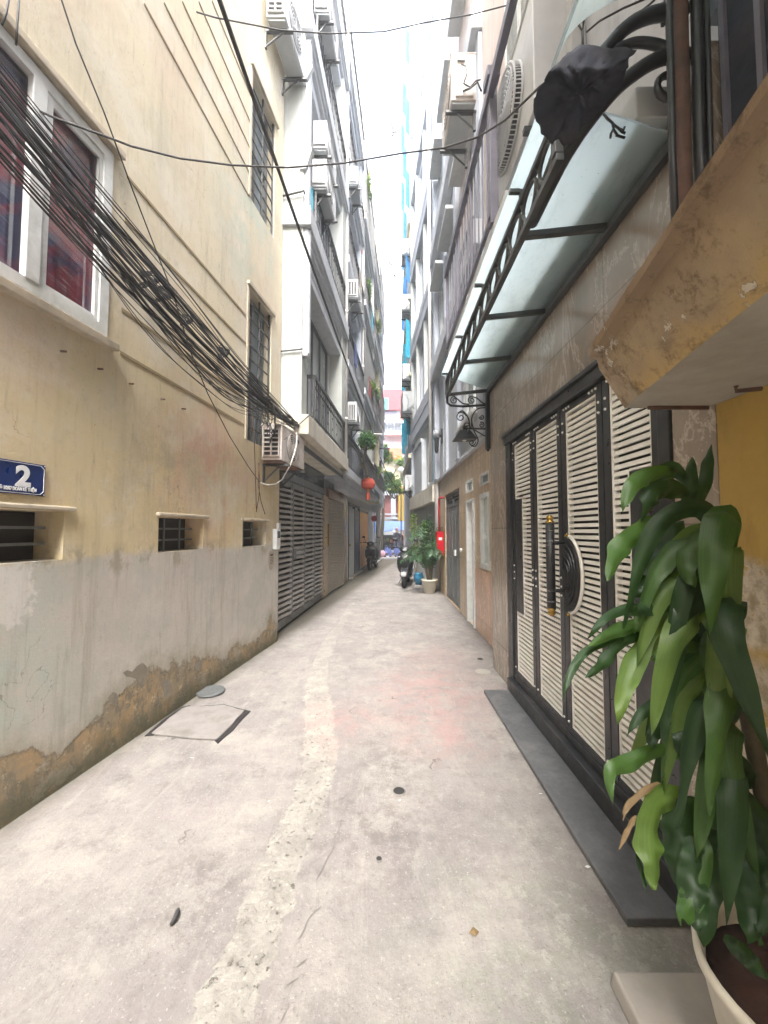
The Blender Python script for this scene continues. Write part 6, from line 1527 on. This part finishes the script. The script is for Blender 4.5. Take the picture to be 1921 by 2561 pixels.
for j in range(9):
    for i in range(13):
        p = a.lerp(b, i/12).lerp(d_.lerp(c_, i/12), j/8); p.z += -.10*math.sin(math.pi*j/8) + .03*mnoise.noise(p*1.5); vs.append(p)
nv = len(vs); vs += [p - Vector((0, 0, .03)) for p in vs]
fs = [(j*13+i, j*13+i+1, (j+1)*13+i+1, (j+1)*13+i) for j in range(8) for i in range(12)]; fs += [tuple(q+nv for q in reversed(f_)) for f_ in fs]
g.add(vs, fs); g.build('cloth', M['awning'], AW, smooth=True)
g = MB()
for p in (d_, c_): g.tube([p, (p.x, p.y, 0)], .03, 6)
g.build('support_pole', M['greywall'], AW)
ST = thing('orange_stall', 'orange stall cabinet with shelves under the blue awning', 'stall', at(1020, 1380, 24).xy.to_3d())
slabbox('cabinet', 'rooforange', 1010, 1325, 1026, 1366, 24, .5, ST, .02); slabbox('shelf', 'orange', 1008, 1338, 1027, 1341, 23.9, .09, ST); slabbox('dark_panel', 'brick', 1012, 1327, 1022, 1332, 23.95, .04, ST)
GD = thing('goods_rack', 'dark rack of goods in the shadow below the blue awning', 'rack', at(975, 1380, 25.2).xy.to_3d())
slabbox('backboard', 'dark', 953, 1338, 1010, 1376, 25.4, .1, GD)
for k, (u, v, mm) in enumerate(((958,1350,'stem'),(966,1346,'tree'),(975,1350,'brick'),(984,1352,'leafdry'),(992,1348,'stem'),(1000,1352,'purple'),(962,1364,'navy'),(972,1362,'cloth'),(982,1365,'navy'),(994,1362,'teal'))):
    slabbox('goods', mm, u, v, u+7, v+8, 25.15, .22, GD, .02)
for (u0, u1, v0, lab) in ((958, 982, 1366, 'left heap of goods under blue cloth on the street stall'), (984, 1000, 1364, 'right heap of goods under blue cloth on the street stall')):
    a = at(u0, 1383, 23); b = at(u1, v0, 23); g = MB(); rr = random.Random(u0)
    n_ = 8; vs = [(a.x+(b.x-a.x)*i/n_, 22.7+.7*j/n_, .02 + (b.z-.02)*(math.sin(math.pi*(i+.3)/(n_+.6))*math.sin(math.pi*(j+.3)/(n_+.6)))**.4*(.62+.55*mnoise.noise(Vector((i*1.3, j*1.3, u0)))+.3*((i*7+j*3) % 5)/5)) for j in range(n_+1) for i in range(n_+1)]
    fs = [(j*9+i, j*9+i+1, (j+1)*9+i+1, (j+1)*9+i) for j in range(n_) for i in range(n_)]
    rim = [i for i in range(9)] + [j*9+8 for j in range(1, 9)] + [72+i for i in range(7, -1, -1)] + [j*9 for j in range(7, 0, -1)]
    bb = len(vs); vs += [(vs[i][0], vs[i][1], .013) for i in rim]
    fs += [(rim[i], rim[(i+1) % len(rim)], bb+(i+1) % len(rim), bb+i) for i in range(len(rim))]
    g.add(vs, fs); tag(g.build('cloth_heap', M['bluecloth']), lab, 'cloth heap')
s = MB(); s.ball(at(955, 1385, 21.6), .22, 12, sz=.9); tag(s.build('pink_ball', M['helmet'], smooth=True), 'round pink helmet like shape low at the left of the street stall', 'helmet')
s = MB(); rr = random.Random(2)
for k in range(26):
    p = at(rr.uniform(952, 1000), rr.uniform(1385, 1398), 21.5); p.z = max(.02, p.z); s.box(tuple(p), tuple(p + Vector((rr.uniform(.05, .14), rr.uniform(.05, .1), rr.uniform(.04, .09)))))
tag(s.build('scattered_goods', M['leafdry'], bevel=.01), 'low spread of small reddish goods on the edge of the street', 'goods', kind='stuff')
for (u, v, lab) in ((1003, 1175, 'white round street lamp globe left of the corner house'), (1017, 1178, 'white round street lamp globe nearest the corner house')):
    p = at(u, v, 23.5); r = thing('street_lamp', lab, 'lamp', (p.x, 23.5, 0))
    s = MB(); s.tube([(p.x, 23.5, 0), (p.x, 23.5, p.z-.18)], .035, 8); s.build('post', M['iron'], r)
    s = MB(); s.ball(p, .19, 14); s.build('globe', M['globe'], r, smooth=True)
s = MB(); p = at(985, 1330, 24.6); s.ball(p, .11, 10); s.tube([p, p+Vector((0, 0, .3))], .01, 4); tag(s.build('stall_bulb', M['globe'], smooth=True), 'white bulb hanging below the blue awning', 'bulb')
def tree(label, base, crowns, n, size, seed, mats):
    rr = random.Random(seed); r = thing('tree', label, 'tree', base)
    t = MB(); b = Vector(base); c0 = Vector(crowns[0][0])
    t.tube(sm([b, b.lerp(c0, .4) + Vector((.1, 0, 0)), b.lerp(c0, .8) + Vector((-.05, 0, 0)), c0], 5), [.14 - .10*i/15 for i in range(16)], 8)
    for c_, rad in crowns:
        for k in range(3): t.tube(sm([b.lerp(c0, .7), b.lerp(Vector(c_), .85) + Vector((rr.uniform(-.2, .2), 0, 0)), Vector(c_) + Vector((rr.uniform(-.5, .5)*rad[0], rr.uniform(-.5, .5)*rad[1], rr.uniform(0, .6)*rad[2]))], 4), .03, 5)
    t.build('trunk', M['stem'], r, smooth=True)
    f = MB()
    for i, (c_, rad) in enumerate(crowns):
        for k in range(6):
            d = Vector((rr.uniform(-1, 1), rr.uniform(-1, 1), rr.uniform(-1, 1)))*.6; q = rr.uniform(.35, .6)
            leaf_cloud(f, Vector(c_) + Vector((d.x*rad[0], d.y*rad[1], d.z*rad[2])), tuple(x*q for x in rad), n//6, size, rr, (i+k) % len(mats), .15)
    f.build('crown', [M[x] for x in mats], r, merge=False)
def ct(u, v, Y, ru, rv): p = at(u, v, Y); k = Y/FPX; return (p, (ru*k, .7, rv*k))
tree('leafy street tree at the end of the alley, left of the white lamps', (-.25, 23.2, 0), [ct(960, 1135, 23.2, 22, 34), ct(975, 1190, 23.0, 34, 30), ct(990, 1222, 22.8, 26, 18), ct(955, 1205, 23.4, 16, 34)], 900, .11, 61, ['tree', 'palm', 'treelight'])
tree('yellowish tree behind the white lamps on the far street', (1.6, 25.5, 0), [ct(1010, 1165, 25.5, 26, 22), ct(1022, 1190, 25.3, 22, 20)], 700, .10, 62, ['treelight', 'tree'])
# far passers-by and scooters
def person(label, loc, rz, top, low, hat=None, h=1.62):
    r = thing('person', label, 'person', (0, 0, 0))
    me = bpy.data.meshes.new('body'); k = h/1.72
    J = [((0,0,.95),.13),((0,0,1.15),.12),((0,0,1.36),.14),((0,0,1.47),.05),((0,-.01,1.58),.085),((0,-.01,1.68),.07),
         ((.1,0,.9),.085),((.11,-.03,.5),.06),((.12,.02,.08),.045),((.13,-.12,.04),.04),((-.1,0,.9),.085),((-.12,.06,.5),.06),((-.12,.16,.1),.045),((-.12,.04,.04),.04),
         ((.19,0,1.38),.06),((.25,.02,1.12),.045),((.22,-.10,.90),.035),((.21,-.15,.82),.03),((-.19,0,1.38),.06),((-.25,.03,1.12),.045),((-.24,-.06,.90),.035),((-.23,-.11,.82),.03)]
    Ed = [(0,1),(1,2),(2,3),(3,4),(4,5),(0,6),(6,7),(7,8),(8,9),(0,10),(10,11),(11,12),(12,13),(2,14),(14,15),(15,16),(16,17),(2,18),(18,19),(19,20),(20,21)]
    me.from_pydata([tuple(x*k for x in j[0]) for j in J], Ed, []); o = bpy.data.objects.new('body', me); COL.objects.link(o); o.parent = r
    sk = o.modifiers.new('skin', 'SKIN'); 
    for i, j in enumerate(J): me.skin_vertices[0].data[i].radius = (j[1]*k, j[1]*k*.85)
    me.skin_vertices[0].data[0].use_root = True
    ss = o.modifiers.new('sub', 'SUBSURF'); ss.levels = 1; ss.render_levels = 1
    me.materials.append(M['skin']); ORG[o] = Vector((0,0,0))
    c = MB(); c.lathe([(.15*k, .86*k), (.165*k, 1.0*k), (.17*k, 1.3*k), (.20*k, 1.40*k), (.07*k, 1.46*k)], (0, 0, 0), 14)
    for sx in (-1, 1): c.tube([(sx*.18*k, 0, 1.39*k), (sx*.255*k, .02*k, 1.12*k)], .065*k, 8)
    c.build('shirt', M[top], r, smooth=True)
    c = MB(); c.tube([(.09*k, 0, .97*k), (.112*k, -.03*k, .5*k), (.12*k, .02*k, .10*k)], [.12*k, .085*k, .07*k], 8); c.tube([(-.09*k, 0, .97*k), (-.12*k, .06*k, .5*k), (-.12*k, .16*k, .12*k)], [.12*k, .085*k, .07*k], 8); c.build('trousers', M[low], r, smooth=True)
    c = MB(); c.ball((0, .0, 1.67*k), .105*k, 12, sz=.95)
    if hat: c.lathe([(.17*k, 1.70*k), (.10*k, 1.73*k), (.02*k, 1.80*k), (0, 1.80*k)], (0, 0, 0), 14)
    c.build('hat' if hat else 'hair', M[hat or 'cloth'], r, smooth=True)
    r.location = loc; r.rotation_euler = (0, 0, rz); return r
p = at(993, 1385, 24.2); person('person in dark clothes and a pale pink hat standing at the street stall', (p.x, 24.2, .012), R(160), 'cloth', 'cloth', 'helmet')

# unseen block added behind the viewer to keep sky light off the near alley
BK = thing('added_rear_shade_block', 'plain unseen block added behind the viewer to darken the near alley', 'house', (0, -16, 0))
g = MB(); g.box((-6, -18, -.05), (4, -14.02, 13)); g.build('wall', M['palewall'], BK)
# ------------------------------------------------------------------ air: far things pale a little
g = MB(); g.box((-40, -60, -1.2), (45, 60, 28))
hm = bpy.data.materials.new('haze'); hm.use_nodes = True; hn = hm.node_tree; hn.nodes.clear()
pv = hn.nodes.new('ShaderNodeVolumePrincipled'); pv.inputs['Color'].default_value = (.93, .97, 1, 1); pv.inputs['Density'].default_value = .006; pv.inputs['Anisotropy'].default_value = .3
ho_ = hn.nodes.new('ShaderNodeOutputMaterial'); hn.links.new(pv.outputs[0], ho_.inputs['Volume'])
tag(g.build('haze', hm), 'thin bright haze filling the alley', None, kind='stuff')

# unseen rows added along the far street to cut the light reaching it
for (x0, x1, h, mm, lab) in ((-16, -4.05, 12, 'cream', 'unseen cream block added across the street to the left to cut its light'), (6.05, 18, 11, 'pinkwall', 'unseen pinkish block added across the street to the right to cut its light')):
    SR = thing('added_street_shade_block', lab, 'house', ((x0+x1)/2, 31, 0)); g = MB(); g.box((x0, 29.5, 0), (x1, 36, h)); g.build('wall', M[mm], SR)
    for k in range(4):
        x = x0 + 1 + k*2.7; g = MB(); g.box((x, 29.46, 5), (x+1.3, 29.52, 6.8)); g.build('window', M['darkglass'], SR)
for (x0, x1, mm, lab) in ((-18, -4.2, 'greywall', 'unseen grey block added on the near side of the street to the left to cut its light'), (4.2, 18, 'palewall', 'unseen pale block added on the near side of the street to the right to cut its light')):
    SR = thing('added_street_shade_block', lab, 'house', ((x0+x1)/2, 17, 0)); g = MB(); g.box((x0, 12, 0), (x1, 20.4, 14)); g.build('wall', M[mm], SR)

# drain pipes and washing on the far balconies
for (y, lab) in ((8.61, 'drain pipe between the white and the bluish white houses'), (11.57, 'drain pipe between the bluish white and the caged houses'), (14.57, 'drain pipe between the caged and the cream houses')):
    g = MB(); g.tube([TB(.0, y, 2.75), TB(.0, y, 14.4)], .035, 8)
    for z in (4, 6.5, 9, 11.5): g.tube([TB(.0, y, z), TB(.0, y, z+.06)], .045, 8)
    tag(g.build('drain_pipe', M['pinkpole'], smooth=True), lab, 'pipe')
rr = random.Random(77)
for (y, z, wd, h, mm, lab) in ((9.4, 6.15, .35, .55, 'bluecloth', 'blue cloth drying on a railing of the bluish white house'), (10.2, 8.65, .4, .6, 'paper', 'beige cloth drying on a railing of the bluish white house'), (12.6, 6.6, .4, .65, 'pinkred', 'red cloth drying on the caged house'), (13.3, 9.4, .45, .7, 'cyan', 'turquoise cloth drying on the caged house'), (15.5, 7.0, .5, .7, 'signwhite', 'white cloth drying on the cream house')):
    g = MB(); n_ = 10; vs = [(TB(.065 + .018*math.sin(i*1.9+j*.4), y + wd*i/n_, z + .08 - h*j/5 + .01*math.sin(i))) for j in range(6) for i in range(n_+1)]
    vs += [(p[0]-.006, p[1], p[2]) for p in vs]; q = 6*(n_+1)
    fs = [(j*(n_+1)+i, j*(n_+1)+i+1, (j+1)*(n_+1)+i+1, (j+1)*(n_+1)+i) for j in range(5) for i in range(n_)]; fs += [tuple(a+q for a in reversed(f_)) for f_ in fs]
    g.add(vs, fs); tag(g.build('hanging_cloth', M[mm], smooth=True), lab, 'cloth')
